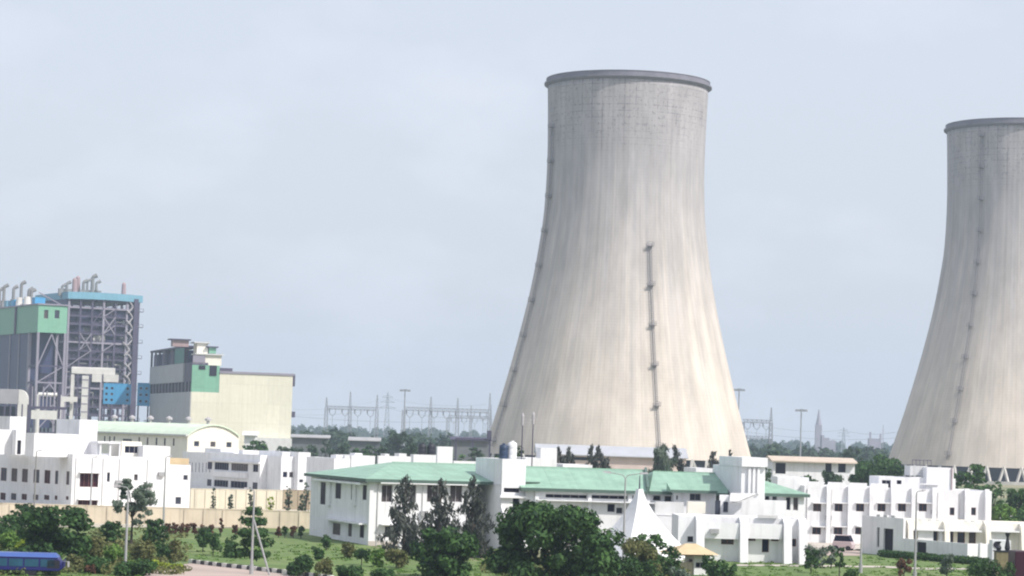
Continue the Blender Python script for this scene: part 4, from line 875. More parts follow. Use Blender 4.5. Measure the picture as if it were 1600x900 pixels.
def guest_house():
    fr = Fr(1414, 13.4, 3); root = at_frame('guest_house', fr, 'single storey white guest house with sloping buttress fins at right', 'house')
    U = lambda p, v=0: fr.U(p, v, 3); Z = lambda p, y, v=0: fr.Z(fr.U(p, v, 3), v, y)
    E = U(1660); zt = Z(1480, 815)
    fo = [(U(a), U(b), Z(a, y1), Z(a, y0), 'w', 1) for a, b, y0, y1 in ((1424.5, 1430, 829, 846), (1457.5, 1465, 829, 848), (1484, 1490, 830, 849), (1496, 1508, 831, 849), (1514, 1525, 831, 849), (1541, 1546, 832, 837), (1541, 1546, 843, 849), (1597, 1606, 832, 852))]
    block(root, 0, E, 0, 10, 0, zt, CREAMW, front=fo, gm=GLASSG, fm=FRAMER)
    for p in (1416, 1473, 1537, 1592):
        m = MB(); u = U(p); m.add([(u, -.01, 0), (u, -1.8, 0), (u, -.9, zt-.3), (u, -.01, zt+.15), (u+.6, -.01, 0), (u+.6, -1.8, 0), (u+.6, -.9, zt-.3), (u+.6, -.01, zt+.15)], [(0,3,2,1),(4,5,6,7),(1,2,6,5),(2,3,7,6)]); m.build('buttress', CREAMW, root)
    for a, b in ((1433, 1457), (1466, 1472), (1547, 1575)): slab(root, U(a), U(b), -.5, -.01, 0.02, Z(a, 827), name='projecting_panel')
    slab(root, U(1420), U(1531), -1.0, -.01, Z(1450, 829), Z(1450, 826.5)); slab(root, U(1540), U(1590), -1.0, -.01, Z(1560, 831), Z(1560, 828.5))
    for p in (1438, 1453, 1466, 1510, 1521, 1538): MB().box(U(p), U(p)+.35, 1, 1.4, zt-.5, Z(p, 811+(p-1438)*.03, 1)).build('roof_stub', DULLW, root)
    # compound wall: shaded side then sunlit front
    f2 = Fr(1512.5, 13.95, 28); r2 = at_frame('compound_wall', f2, 'grey shaded compound wall with two dark doorways stepping down to the right', 'wall')
    va = f2.V(1412); vb = f2.V(1347); z1 = f2.Z(0, 0, 849.5); z2 = f2.Z(0, va, 810)
    def side(v0, v1, ops, z, nm):
        mb = MB(); P = lambda a, zz, d: (d, a, zz); cutface(mb, v0, v1, 0, z, ops, P, True, .3); mb.box(.02, .3, v0, v1, z-.001, z); mb.quad((.3, v0, 0), (.3, v1, 0), (.3, v1, z), (.3, v0, z)); mb.quad((0, v1, 0), (.3, v1, 0), (.3, v1, z), (0, v1, z)); mb.quad((0, v0, 0), (0, v0, z), (.3, v0, z), (.3, v0, 0)); mb.build(nm, WHITE, r2)
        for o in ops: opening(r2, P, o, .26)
    d1 = (f2.V(1448), f2.V(1432.5), .0, f2.Z(0, f2.V(1440), 847), 'd'); d2 = (f2.V(1396), f2.V(1381), .5, f2.Z(0, f2.V(1388), 826), 'd')
    side(0, va, [d1], z1, 'low_wall'); d3 = (f2.V(1374.5), f2.V(1370.5), .9, f2.Z(0, f2.V(1372), 824), 'd')
    side(va+.02, vb, [d2, d3], z2, 'high_wall')
    for p in (1372, 1383, 1395): v = f2.V(p); MB().box(0, .3, v-.35, v+.35, z2+.002, z2+.25).build('merlon', DULLW, r2)
    u = f2.U(1560); mb = MB(); mb.box(.31, u, 0, .3, 0, z1); mb.build('front_wall', WHITE, r2)
    for p in (1530, 1545): uu = f2.U(p); MB().box(uu, uu+.3, -.25, -.002, 0, z1+.1).build('pier', WHITE, r2)
guest_house()

# ---------------------------------------------------------------- boundary walls
def long_wall(name, p, q, h, m, label, npil, coping=True):
    p, q = Vector(p), Vector(q); d = q - p; a = math.atan2(d.y, d.x); Ln = d.length
    e = empty(name, (p.x, p.y, 0), a, label, 'wall'); MB().box(0, Ln, 0, .25, 0, h).build('panel', m, e)
    if coping: MB().box(0, Ln, -.05, .3, h+.002, h+.1).build('coping', m, e)
    for i in range(npil): x = Ln * (i + .5) / npil; MB().box(x-.2, x+.2, -.12, -.002, 0, h-.05).build('pier', m, e)
gp = lambda px, py: ground(px, py)
def wall_h(px, pyb, pyt):
    g = ground(px, pyb); return solve(lambda z: proj((g.x, g.y, z))[1], pyt)
long_wall('boundary_wall', gp(-60, 812), gp(484, 826.5), wall_h(300, 824, 797), CREAMWALL, 'long cream boundary wall running behind the lawn on the left', 18)
long_wall('boundary_wall', gp(297, 794), gp(441, 796), wall_h(300, 794, 764), mat('pale_cream_wall', (.62, .57, .46), .9, .1, .35, streak=.2), 'taller cream inner wall below the shaded staff quarters', 9)
long_wall('boundary_wall', gp(441.5, 796), gp(492, 797), wall_h(441, 796, 766), mat('brown_wall', (.36, .3, .22), .9, .15, .35, streak=.2), 'brownish wall stretch between the cream inner wall and green roofed block', 3)

# ---------------------------------------------------------------- kiosk
def kiosk():
    fr = Fr(1086, 16.5, 16); root = at_frame('gate_kiosk', fr, 'small ochre roofed gate kiosk among the shrubs at bottom centre right', 'kiosk')
    zt = fr.Z(0, 0, 866); W_ = fr.U(1106); VL = 2.6; 
    lo = [(.5, 1.6, .9, zt-.5, 'w', 1)]; fo = [(.15, W_-.15, .7, zt-.75, 'w', 2)]
    block(root, 0, W_, 0, VL, 0, zt, WHITE, front=fo, left=lo, roof=False)
    rr = MB(); o = .9; pk = (W_/2, VL/2, zt + .95); c = [(-o-1.6, -o, zt), (W_+o, -o, zt), (W_+o, VL+o, zt), (-o-1.6, VL+o, zt)]
    pk0 = (-.4, VL/2, zt+.95)
    rr.quad(c[0], c[1], pk, pk0); rr.quad(c[2], c[3], pk0, pk); rr.add([c[1], c[2], pk], [(0,1,2)]); rr.add([c[3], c[0], pk0], [(0,1,2)]); rr.quad(*[(x, y, zt-.12) for x, y, _ in c[::-1]]); rr.build('roof', OCHRE, root)
    MB().box(-3.2, -.02, .3, .5, 0, 1.2).build('side_wall', CREAMWALL, root)
kiosk()

HAZR = mat('dull_shed_roof', (.36, .36, .37), .9, .2, .3); HAZD = mat('dull_shed_wall', (.14, .15, .16), .9, .2, .3)
# ---------------------------------------------------------------- sheds, pump house near the tower base
def shed(px0, px1, S, ytop, yeave, ybase, label, ang=4, rm=DULLW, wm=CREAMW, ops=()):
    fr = Fr(px0, S, ang); root = at_frame('shed', fr, label, 'shed'); W_ = fr.U(px1); z1 = fr.ZF((px0+px1)/2, yeave); z2 = fr.ZF((px0+px1)/2, ytop, 6)
    fo = [(fr.U(a), fr.U(b), fr.ZF(a, y1), fr.ZF(a, y0), 's') for a, b, y0, y1 in ops]
    block(root, 0, W_, .8, 10, 0, z1, wm, front=fo, roof=False, depth=.5)
    m = MB(); m.add([(-.5, -.4, z1), (W_+.5, -.4, z1), (W_+.5, 6, z2), (-.5, 6, z2), (-.5, 10.5, z1), (W_+.5, 10.5, z1), (-.5, -.4, z1-.25), (W_+.5, -.4, z1-.25)], [(0,1,2,3),(3,2,5,4),(6,7,1,0),(0,3,4),(1,5,2)]); m.build('roof', rm, root)
    return fr
shed(840, 1072, 6.0, 697, 712, 735, 'long pump house with pale roof and pinkish wall before the central tower', 3, mat('pale_sheet_roof', (.42, .43, .46), .6, .1, .3), mat('pinkish_wall', (.6, .5, .46), .9, .12, .4), ops=((870, 940, 713, 718), (1030, 1060, 714, 722)))  # dark slots paint the shadow under the eave onto the wall
shed(1208, 1336, 7.4, 714, 721, 745, 'long low shed with beige flat roof left of the bushy green tree', 3, mat('beige_roof', (.55, .46, .38), .8, .12, .4), WHITE, ops=((1212, 1228, 723, 740), (1290, 1300, 723, 740), (1310, 1322, 723, 738)))
shed(545, 592, 4.6, 683, 688, 700, 'small distant shed with pale roof below the left switchyard gantry', 2, HAZR, HAZD)
shed(455, 512, 4.8, 679, 683, 700, 'distant pale shed right of the cream turbine house', 2, HAZR, HAZD)
shed(705, 765, 5.0, 683, 687, 700, 'grey pipe bridge shed at the left foot of the central tower', 2, STEEL, HAZD)
shed(380, 398, 6.2, 674, 679, 700, 'small white store between the arched shed and the cream turbine house', 3, WHITE, WHITE)

# ================================================================ switchyard, masts, wires
def lattice(mb, p, q, w0, w1, n, t=.22):
    p, q = Vector(p), Vector(q); d = (q - p).normalized(); a = Vector((0, 0, 1)) if abs(d.z) < .9 else Vector((1, 0, 0)); x = d.cross(a).normalized(); y = x.cross(d)
    C = [[p.lerp(q, k/n) + (x*sx + y*sy) * (w0 + (w1-w0)*k/n) / 2 for sx, sy in ((-1,-1),(1,-1),(1,1),(-1,1))] for k in range(n+1)]
    for k in range(n):
        for i in range(4):
            mb.bar(C[k][i], C[k+1][i], t); mb.bar(C[k][i], C[k+1][(i+1) % 4], t*.7); 
            if k: mb.bar(C[k][i], C[k][(i+1) % 4], t*.7)
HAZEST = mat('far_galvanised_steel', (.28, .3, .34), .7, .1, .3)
def gantry(posts, S, ybeam, tips, label, drops=5):
    fr = Fr(posts[0], S, 2, 15); root = at_frame('switchyard_gantry', fr, label, 'gantry', 'steel switchyard gantries'); z = fr.ZF(posts[0], ybeam)
    for p, tip in zip(posts, tips):
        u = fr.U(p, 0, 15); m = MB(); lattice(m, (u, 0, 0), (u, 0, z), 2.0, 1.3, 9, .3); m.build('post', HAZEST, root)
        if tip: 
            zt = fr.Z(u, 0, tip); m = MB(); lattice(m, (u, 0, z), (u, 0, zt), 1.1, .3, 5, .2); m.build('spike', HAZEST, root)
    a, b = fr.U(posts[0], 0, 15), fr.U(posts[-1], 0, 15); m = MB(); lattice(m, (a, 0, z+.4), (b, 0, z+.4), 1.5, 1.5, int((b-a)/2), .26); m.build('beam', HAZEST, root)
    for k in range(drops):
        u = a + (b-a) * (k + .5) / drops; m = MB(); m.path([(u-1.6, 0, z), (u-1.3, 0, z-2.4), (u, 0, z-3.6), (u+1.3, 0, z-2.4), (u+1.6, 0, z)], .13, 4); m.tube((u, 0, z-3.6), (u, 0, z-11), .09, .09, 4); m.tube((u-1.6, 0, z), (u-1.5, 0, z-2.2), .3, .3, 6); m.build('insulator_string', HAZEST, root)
gantry((509, 546, 588), 3.2, 638, (621, 612, 617), 'steel switchyard gantry nearest the cream turbine house', 4)
gantry((630, 672, 714, 764), 3.4, 640, (None, 620, 622, 614), 'long steel switchyard gantry just left of the central tower', 7)
gantry((700, 735, 766), 2.6, 652, (None, 634, 632), 'fainter lower switchyard gantry at the foot of the central tower', 4)
gantry((1160, 1204), 3.3, 659, (None, 637), 'steel switchyard gantry right of the central tower', 3)
gantry((1160, 1203), 2.9, 684, (None, None), 'lower switchyard gantry beam right of the central tower', 3)
def pylon(px, S, ytip, label):
    fr = Fr(px, S, 0, 15); root = at_frame('lattice_pylon', fr, label, 'pylon'); z = fr.Z(0, 0, ytip)
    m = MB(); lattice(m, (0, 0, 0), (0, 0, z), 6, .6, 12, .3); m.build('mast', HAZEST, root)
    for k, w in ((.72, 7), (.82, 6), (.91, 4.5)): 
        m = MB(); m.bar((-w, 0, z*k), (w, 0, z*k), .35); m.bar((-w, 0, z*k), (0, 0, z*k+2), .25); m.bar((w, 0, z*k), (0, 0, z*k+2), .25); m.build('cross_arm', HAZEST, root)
pylon(604, 1.9, 613, 'faint lattice pylon between the two left gantries'); pylon(1318, 1.5, 668, 'faint far pylon before the second tower')
def high_mast(px, S, ytip, label, ring=True):
    fr = Fr(px, S, 0, 15); root = at_frame('high_mast_light', fr, label, 'light mast', 'high mast lights'); z = fr.Z(0, 0, ytip)
    m = MB(); m.tube((0, 0, 0), (0, 0, z), .38, .2, 8); m.build('pole', HAZEST, root)
    m = MB(); m.tube((-2.2, 0, z-.3), (2.2, 0, z-.3), .18); 
    for i in range(8): a = math.pi*2*i/8; m.box(1.9*math.cos(a)-.5, 1.9*math.cos(a)+.5, 1.9*math.sin(a)-.4, 1.9*math.sin(a)+.4, z-1.0, z-.4); m.bar((0, 0, z), (1.9*math.cos(a), 1.9*math.sin(a), z-.5), .15)
    m.build('lamp_ring', HAZEST, root)
high_mast(631, 3.6, 608, 'tall light mast with lamp ring left of the central tower'); high_mast(1251, 4.0, 639, 'tall light mast between the two cooling towers'); high_mast(1153, 3.9, 607, 'light mast peeping out at the right side of the central tower')
def wire(name, pts, sag, label, r=.07):
    m = MB()
    for a, b in zip(pts, pts[1:]):
        a, b = Vector(a), Vector(b); P = [a.lerp(b, i/12) - Vector((0, 0, sag*4*(i/12)*(1-i/12))) for i in range(13)]; m.path(P, r, 4)
    tag(m.build(name, HAZEST), label, 'wire', 'high voltage wires')
wire('power_line', [atY(380, 640, 1500), atY(604, 637, 1700), atY(790, 648, 1500)], 4, 'high voltage wires passing the faint left pylon')
wire('power_line', [atY(455, 650, 1250), atY(770, 656, 1250)], 2, 'high voltage wires below the left gantries')
wire('power_line', [atY(1150, 655, 1300), atY(1318, 672, 1600), atY(1430, 668, 1300)], 3, 'high voltage wires between the two towers, upper run')
wire('power_line', [atY(1150, 672, 1300), atY(1430, 682, 1300)], 3, 'high voltage wires between the two towers, lower run')
wire('power_line', [atY(455, 640, 1900), atY(604, 622, 2000), atY(760, 632, 1900)], 3, 'high voltage wires reaching the top of the left pylon')
# dark pipe trestle at the left foot of the tower
fr_ = Fr(711, 5.3, 2, 8); rp = at_frame('pipe_trestle', fr_, 'dark steel pipe trestle joining the left foot of the central tower', 'trestle')
for p in (712, 738, 765): u = fr_.U(p, 0, 8); MB().box(u-.25, u+.25, -.25, .25, 0, fr_.Z(u, 0, 685)).build('post', STEEL, rp)
MB().box(0, fr_.U(766, 0, 8), -.4, .4, fr_.ZF(730, 687), fr_.ZF(730, 684.5)).build('beam', STEEL, rp)
MB().box(fr_.U(760, 0, 8), fr_.U(767, 0, 8), -1, 1, fr_.ZF(763, 687), fr_.ZF(763, 673)).build('head_box', STEEL, rp)
# distant outlines
def far_temple():
    fr = Fr(1279, 1.5, 0, 20); root = at_frame('distant_tower_building', fr, 'hazy distant tower with a thin spire and stepped flank', 'tower')
    Z = lambda p, y: fr.ZF(p, y); MB().box(-3.2, 3.2, 0, 6, 0, Z(1279, 664)).build('tower_shaft', STEELL, root); MB().lathe([(3.2, Z(1279, 664)), (1.6, Z(1279, 652)), (.5, Z(1279, 640))], 8, (0, 3)).build('spire', STEELL, root)
    for k, (a, b, y) in enumerate(((1282, 1288, 680), (1288, 1296, 684), (1296, 1306, 688))): MB().box(fr.U(a, 0, 20), fr.U(b, 0, 20)-.02, 0, 8, 0, Z(a, y)).build('stepped_flank', STEELL, root)
far_temple()
fr_ = Fr(1358, 1.6, 0, 20); rf = at_frame('distant_block', fr_, 'hazy distant block with two upright ends left of the second tower', 'building')
MB().box(0, fr_.U(1376, 0, 20), 0, 10, 0, fr_.ZF(1360, 685)).build('wall', STEELL, rf)
for a, b, y in ((1358, 1361, 675), (1374, 1377, 678), (1379, 1380, 664)): MB().box(fr_.U(a, 0, 20), fr_.U(b, 0, 20), -.3, -.02, 0, fr_.ZF(a, y)).build('end_tower', STEELL, rf)
# antenna poles on the roofs before the tower
for px, y, lab in ((814.5, 645, 'thin mast with white sensor head rising before the central tower, left one'), (831, 643, 'thin dark mast with white lamp head before the central tower, right one')):
    f_ = Fr(px, 12.2, 0, 9); r_ = at_frame('roof_mast', f_, lab, 'mast'); z = f_.Z(0, 0, y); MB().tube((0, 0, 0), (0, 0, z-.6), .1, .06, 8).build('pole', STEEL, r_); MB().lathe([(0, z-1.7), (.16, z-1.6), (.2, z-.4), (.06, z), (0, z)], 10).build('lamp_head', FRAMEW, r_); MB().bar((-.45, 0, z-.9), (.45, 0, z-.9), .1).build('cross_arm', FRAMEW, r_)

# ================================================================ street lamps
def lamp(px, ybase_S, ytop, label, side=1, m=GALV, arms=1, k=1.0):
    fr = Fr(px, ybase_S, 0, 5); root = at_frame('street_lamp', fr, label, 'street lamp', 'street lamps'); z = fr.Z(0, 0, ytop)
    MB().tube((0, 0, 0), (0, 0, z), .13, .07, 10).build('pole', m, root); MB().tube((0, 0, 0), (0, 0, .9), .19, .19, 10).build('base_sleeve', m, root)
    for s in ([side] if arms == 1 else [-1, 1]):
        a = MB(); a.path([(0, 0, z), (s*.25*k, 0, z+.35*k), (s*1.5*k, 0, z+.55*k)], .045, 6); a.build('arm', m, root)
        h = MB(); h.add([(s*1.4*k, -.16, z-.1+.55*k), (s*(1.4*k+.8*k), -.1, z+.55*k), (s*(2.2*k), .1, z+.55*k), (s*1.4*k, .16, z-.1+.55*k), (s*1.4*k, -.12, z+.11+.55*k), (s*2.15*k, -.06, z+.11+.55*k), (s*2.15*k, .06, z+.11+.55*k), (s*1.4*k, .12, z+.11+.55*k)], [(3,2,1,0),(4,5,6,7),(0,1,5,4),(1,2,6,5),(2,3,7,6),(3,0,4,7)]); h.build('lamp_head', FRAMEW, root)
    return fr, root, z
lamp(199, 18.4, 765, 'grey lamp post in front of the spreading tree at left', side=-1, k=.5)
lamp(55, 12.6, 706, 'lamp post before the shaded office wall at far left', side=1, m=PIPE, k=.3)
lamp(257, 14, 715, 'tall plain lamp post before the white annex end, right of the spreading tree', side=1, k=.3)
f395, r395, z395 = lamp(396, 18.2, 768, 'lamp post with a leaning prop by the kerb stones', side=-1, k=.4)
MB().tube((0.05, 0, z395*.66), (1.6, -.3, 0), .09, .09, 8).build('prop', GALV, r395)
lamp(975.5, 16.2, 748, 'curved arm lamp post before the green roof beside the swept canopy', arms=2)
lamp(1346.5, 15.6, 826, 'short lamp post at the left end of the grey compound wall', side=-1, k=.35)
lamp(1431, 16.4, 770, 'tall lamp post before the guest house and hostel', k=.4)
lamp(143, 12, 716, 'thin pole before the white office window bay at left', side=1, k=.3)

# ================================================================ vehicles
def bus():
    fr = Fr(100, 19.2, 6, 2); root = at_frame('blue_bus', fr, 'blue bus with a pale strip of windows cut off by the lower left corner', 'bus')
    L_ = 11.0; Wd = 2.5; blue = mat('blue_bus_paint', (.014, .014, .13), .4, .1, .8, spec=.4); roof = mat('sunlit_blue_roof_tone', (.06, .11, .33), .4, .1, .8); strip = mat('teal_window_band', (.02, .08, .14), .4, .3, .8)  # roof blue is paler: sun on its top put into the colour
    zt = fr.Z(0, 0, 866)
    m = MB(); prof = [(0, .5), (0, zt-1.25), (0, zt-.5)]
    # body: side profile swept across, rounded front
    pts = [(-L_, .45), (-.4, .45), (0, .7), (0.02, 1.4), (-.2, zt-.7), (-.5, zt-.25), (-L_, zt-.25)]
    n = len(pts); m.add([(x, 0, z) for x, z in pts] + [(x, Wd, z) for x, z in pts], [tuple(range(n)), tuple(range(2*n-1, n-1, -1))] + [(i, n+i, n+(i+1) % n, (i+1) % n) for i in range(n)]); m.build('body', blue, root, bevel=.12)
    m = MB(); m.add([(-L_, -.06, zt-.3), (-.45, -.06, zt-.3), (-.75, .35, zt), (-L_, .35, zt), (-L_, Wd+.06, zt-.3), (-.45, Wd+.06, zt-.3), (-.75, Wd-.35, zt), (-L_, Wd-.35, zt)], [(0,1,2,3),(3,2,6,7),(5,4,7,6),(1,5,6,2),(0,3,7,4),(0,4,5,1)]); m.build('roof', roof, root)
    for i in range(8):
        a = -L_ + .4 + i * 1.25; MB().box(a, a+1.1, -.03, .0, zt-1.05, zt-.45).build('side_window', strip, root)
    MB().add([], []) 
    w = MB(); w.quad((.05, .15, 1.5), (.05, Wd-.15, 1.5), (-.12, Wd-.15, zt-.75), (-.12, .15, zt-.75)); w.build('windscreen', GLASS, root)
    MB().box(-1.3, -.3, -.03, 0, .7, zt-.5).build('door', BLACKP, root)
    m = MB(); m.bar((0, -.05, zt-.55), (.45, -.4, zt-.6), .06); m.box(.35, .5, -.5, -.25, zt-1.0, zt-.55); m.build('mirror', FRAMEW, root)
    for x in (-2.6, -8.6):
        for y in (.05, Wd-.35):
            w = MB(); w.tube((x, y, .5), (x, y+.3, .5), .5, .5, 18); w.build('wheel', BLACKP, root)
bus()
def car(px, S, ang, label, col, scale=1, van=False):
    fr = Fr(px, S, ang, .8); root = at_frame('parked_car', fr, label, 'car'); L_, W_ = 4.1*scale, 1.7
    paint = mat('car_paint', col, .3, .03, 1, spec=.5); h = 1.15 if van else .85
    pr = [(0, .3), (L_, .3), (L_, .75), (L_*.93, h), (L_*.04, h), (0, .7)]; n = len(pr); m = MB(); m.add([(x, 0, z) for x, z in pr] + [(x, W_, z) for x, z in pr], [tuple(range(n)), tuple(range(2*n-1, n-1, -1))] + [(i, n+i, n+(i+1) % n, (i+1) % n) for i in range(n)]); m.build('body', paint, root, bevel=.06)
    t = 1.85 if van else 1.42; pr = [(L_*.06, h), (L_*(.93 if van else .74), h), (L_*(.8 if van else .58), t), (L_*.14, t)]; n = 4; m = MB(); m.add([(x, .08, z) for x, z in pr] + [(x, W_-.08, z) for x, z in pr], [tuple(range(n)), tuple(range(2*n-1, n-1, -1))] + [(i, n+i, n+(i+1) % n, (i+1) % n) for i in range(n)]); m.build('windows', GLASS, root)
    MB().box(L_*.15, L_*(.79 if van else .57), .05, W_-.05, t-.03, t+.05).build('roof', paint, root)
    for x in (L_*.2, L_*.8):
        for y in (-.03, W_-.17): w = MB(); w.tube((x, y, .32), (x, y+.2, .32), .32, .32, 14); w.build('wheel', BLACKP, root)
    for y in (.2, W_-.45): MB().box(L_-.01, L_+.03, y, y+.25, .6, .72).build('headlight', FRAMEW, root)
car(1300, 12.9, -20, 'silver pink van parked by the hostel behind grey shrubs', (.5, .4, .42), .6, True)
car(624, 14.8, 8, 'white car half hidden by trees before the green roofed block', (.8, .8, .8), .75)
def truck():
    fr = Fr(1586, 17, 6, 2); root = at_frame('maroon_truck', fr, 'dark maroon truck cut off by the right edge', 'truck'); pm = mat('maroon_paint', (.035, .006, .018), .45, .15, 1); zt = fr.Z(0, 0, 861)
    MB().box(0, 4.6, 0, 2.2, 1.0, zt).build('cargo_box', pm, root, bevel=.05)
    MB().box(4.65, 6.4, .05, 2.1, .6, zt-.4).build('cab', pm, root, bevel=.12)
    MB().box(0, 6.2, .3, 1.9, .6, .98).build('chassis', BLACKP, root)
    for x in (1, 5.2):
        for y in (.02, 1.9): w = MB(); w.tube((x, y, .48), (x, y+.28, .48), .48, .48, 16); w.build('wheel', BLACKP, root)
truck()
# gate pillar and water pump set by the right end of the compound wall
fr_ = Fr(1557, 15.4, 6, 2); rg = at_frame('gate_pillar', fr_, 'brownish gate pillar with dark figure-like planters on top', 'pillar')
zt = fr_.Z(0, 0, 862); wq = fr_.U(1581); MB().box(0, wq, 0, .9, 0, zt).build('shaft', mat('olive_stone', (.2, .17, .1), .9, .3, 2), rg); MB().box(-.08, wq+.08, -.08, .98, zt, zt+.12).build('cap', BLACKP, rg)
for x, h in ((.35, 1.0), (wq-.3, 1.9)): MB().lathe([(.22, zt+.121), (.3, zt+.4), (.12, zt+h*.75), (.28, zt+h), (0, zt+h+.05)], 10, (x, .45)).build('finial', BLACKP, rg)
fr_ = Fr(1550, 14.6, 5, 2); rg = at_frame('generator', fr_, 'pale grey cabinet with a round dark fan before the guest house', 'generator')
q = fr_.U(1580); MB().box(0, q, 0, 1.2, .4, fr_.ZF(1560, 844)).build('cabinet', mat('pale_cabinet', (.6, .62, .64), .5, .08, 1), rg, bevel=.04); w = MB(); w.tube((.5, -.08, fr_.ZF(1553, 851)), (.5, -.005, fr_.ZF(1553, 851)), .36, .36, 16); w.build('fan', DARK, rg); MB().box(.1, q-.1, .1, 1.1, 0, .4).build('plinth', DULLW, rg)
# yellow tarpaulin mound beside the white car
fr_ = Fr(641, 15.1, 0, 1); t_ = MB(); rnd = random.Random(3)
vs = []; 
for j in range(6):
    for i in range(12): a = 2*math.pi*i/12; r = (.95 - j*.17) * (1 + rnd.uniform(-.12, .12)); vs.append((r*math.cos(a), r*math.sin(a), j*.24 + rnd.uniform(-.04, .04)))
t_.add(vs, [(j*12+i, j*12+(i+1) % 12, (j+1)*12+(i+1) % 12, (j+1)*12+i) for j in range(5) for i in range(12)] + [tuple(range(60, 72))]); o = t_.build('tarpaulin_heap', mat('yellow_tarpaulin', (.6, .5, .18), .7, .2, 2)); o.location = fr_.o; tag(o, 'yellow covered heap beside the white car under the feathery trees', 'heap')

# ================================================================ vegetation
def leafmesh(name, blobs, n, size, m, seed, elong=1.0, droop=0):
    """n leaf-sized faces spread over clumps; blobs = (x,y,z,rx,rz)"""
    rg = np.random.default_rng(seed); B = np.array(blobs); wt = B[:, 3]**2; wt = wt / wt.sum(); idx = rg.choice(len(B), n, p=wt)
    d = rg.normal(size=(n, 3)); d /= np.linalg.norm(d, axis=1)[:, None]; rr = rg.uniform(.35, 1.0, n) ** .5 * rg.uniform(.9, 1.12, n)
    c = B[idx]; p = c[:, :3] + d * (rr[:, None] * np.stack([c[:, 3], c[:, 3], c[:, 4]], 1))
    nrm = d * .9 + rg.normal(size=(n, 3)) * .55 + np.array([0, 0, .35]); nrm /= np.linalg.norm(nrm, axis=1)[:, None]
    t = np.cross(nrm, rg.normal(size=(n, 3))); t /= np.linalg.norm(t, axis=1)[:, None]
    if droop: t = t * (1 - droop) + np.array([.25, 0, 1]) * droop; t /= np.linalg.norm(t, axis=1)[:, None]
    b = np.cross(nrm, t); s = size * rg.uniform(.45, 1.6, n)[:, None]
    v = np.stack([p - t*s*elong, p + b*s*.55 + nrm*s*.12, p + t*s*elong, p - b*s*.55 + nrm*s*.12], 1).reshape(-1, 3)
    me = bpy.data.meshes.new(name); me.vertices.add(4*n); me.vertices.foreach_set('co', v.ravel()); me.loops.add(4*n); me.loops.foreach_set('vertex_index', np.arange(4*n, dtype=np.int32))
    me.polygons.add(n); me.polygons.foreach_set('loop_start', np.arange(0, 4*n, 4, dtype=np.int32)); me.polygons.foreach_set('loop_total', np.full(n, 4, dtype=np.int32)); me.materials.append(m); me.update(); me.validate(); return me
TREES = {}
def tree_kind(style, W_, H, leafk, seed, size=None, dens=1.0):
    """returns (trunk mesh, crown mesh)"""
    rg = random.Random(seed); tk = MB(); blobs = []
    if style == 'broad':
        z0 = H * .02; nb = 62
        for i in range(nb):
            a = rg.uniform(0, 2*math.pi); q = rg.uniform(0, 1); zz = z0 + (H - z0) * (.08 + .8 * rg.random() ** .85); env = math.sin(math.pi * min(1, max(.05, .16 + .76 * (zz - z0) / (H - z0)))) ** .6
            r = W_ / 2 * .80 * env * math.sqrt(q); br = W_ * rg.uniform(.07, .13); blobs.append((r*math.cos(a), r*math.sin(a), min(zz, H - br*.75), br, br*.72))
        limbs = 9
    elif style == 'casu':
        z0 = H * .08; nb = 60
        for i in range(nb):
            t = i / nb; a = rg.uniform(0, 2*math.pi); zz = z0 + (H - z0) * t; r = W_ / 2 * (1 - t) ** .75 * rg.uniform(.2, 1) * (.6 + .4 * min(1, t * 5)); br = W_ * rg.uniform(.06, .13) * (1.15 - t*.8); blobs.append((r*math.cos(a), r*math.sin(a), zz - .02*H, br, br*1.15))
        limbs = 16
    elif style == 'open':
        z0 = H * .3; nb = 40
        for i in range(nb):
            a = rg.uniform(0, 2*math.pi); r = W_/2 * rg.uniform(.3, .85); zz = z0 + (H - z0) * rg.uniform(.05, .9) ; r *= math.sqrt(max(.15, 1 - ((zz - z0) / (H - z0)) ** 2 * .8)); br = W_ * rg.uniform(.06, .12); blobs.append((r*math.cos(a), r*math.sin(a), min(zz, H - br*.6), br, br*.6))
        limbs = 12
    elif style == 'tier':
        z0 = H * .12; nb = 60
        for i in range(nb):
            t = (i + .5) / nb; tt = (math.floor(t*5) + .5) / 5; a = rg.uniform(0, 2*math.pi); r = W_/2 * (1.02 - tt*.85) * rg.uniform(.2, .9); br = W_ * .1 * (1.2 - tt*.6); blobs.append((r*math.cos(a), r*math.sin(a), z0 + (H-z0)*(tt + rg.uniform(-.05, .05)), br, br*.5))
        limbs = 12
    else:  # shrub
        nb = 14
        for i in range(nb):
            a = rg.uniform(0, 2*math.pi); r = W_/2 * .62 * math.sqrt(rg.random()); br = W_ * rg.uniform(.12, .2); zz = rg.uniform(.2, .82) * H; blobs.append((r*math.cos(a), r*math.sin(a), zz, br, min(br, H*.35)))
        limbs = 5
    th = H * (.5 if style != 'casu' else .97); r0 = max(.06, H * .022)
    tk.tube((0, 0, 0), (rg.uniform(-.02, .02)*H, 0, th), r0, r0*.35, 8)
    for b in rg.sample(blobs, min(limbs, len(blobs))):
        zz = max(H*.06, min(th, b[2] - abs(b[0])*.5)); mid = Vector((b[0]*.5, b[1]*.5, (zz*.4 + b[2]*.6))); tk.tube((0, 0, zz*.8), mid, r0*.4, r0*.25, 5); tk.tube(mid, b[:3], r0*.25, r0*.08, 5)
    size = size or {'broad': .2, 'casu': .17, 'open': .17, 'tier': .17, 'shrub': .13}[style]
    area = sum(b[3]*b[4]*9 for b in blobs); n = int(min(36000, max(250, area / (size*size) * .8 * dens)))
    cm = leafmesh('crown', blobs, n, size, LEAF[leafk], seed, 1.9 if style == 'casu' else 1.1, .55 if style == 'casu' else 0)
    return tk, cm
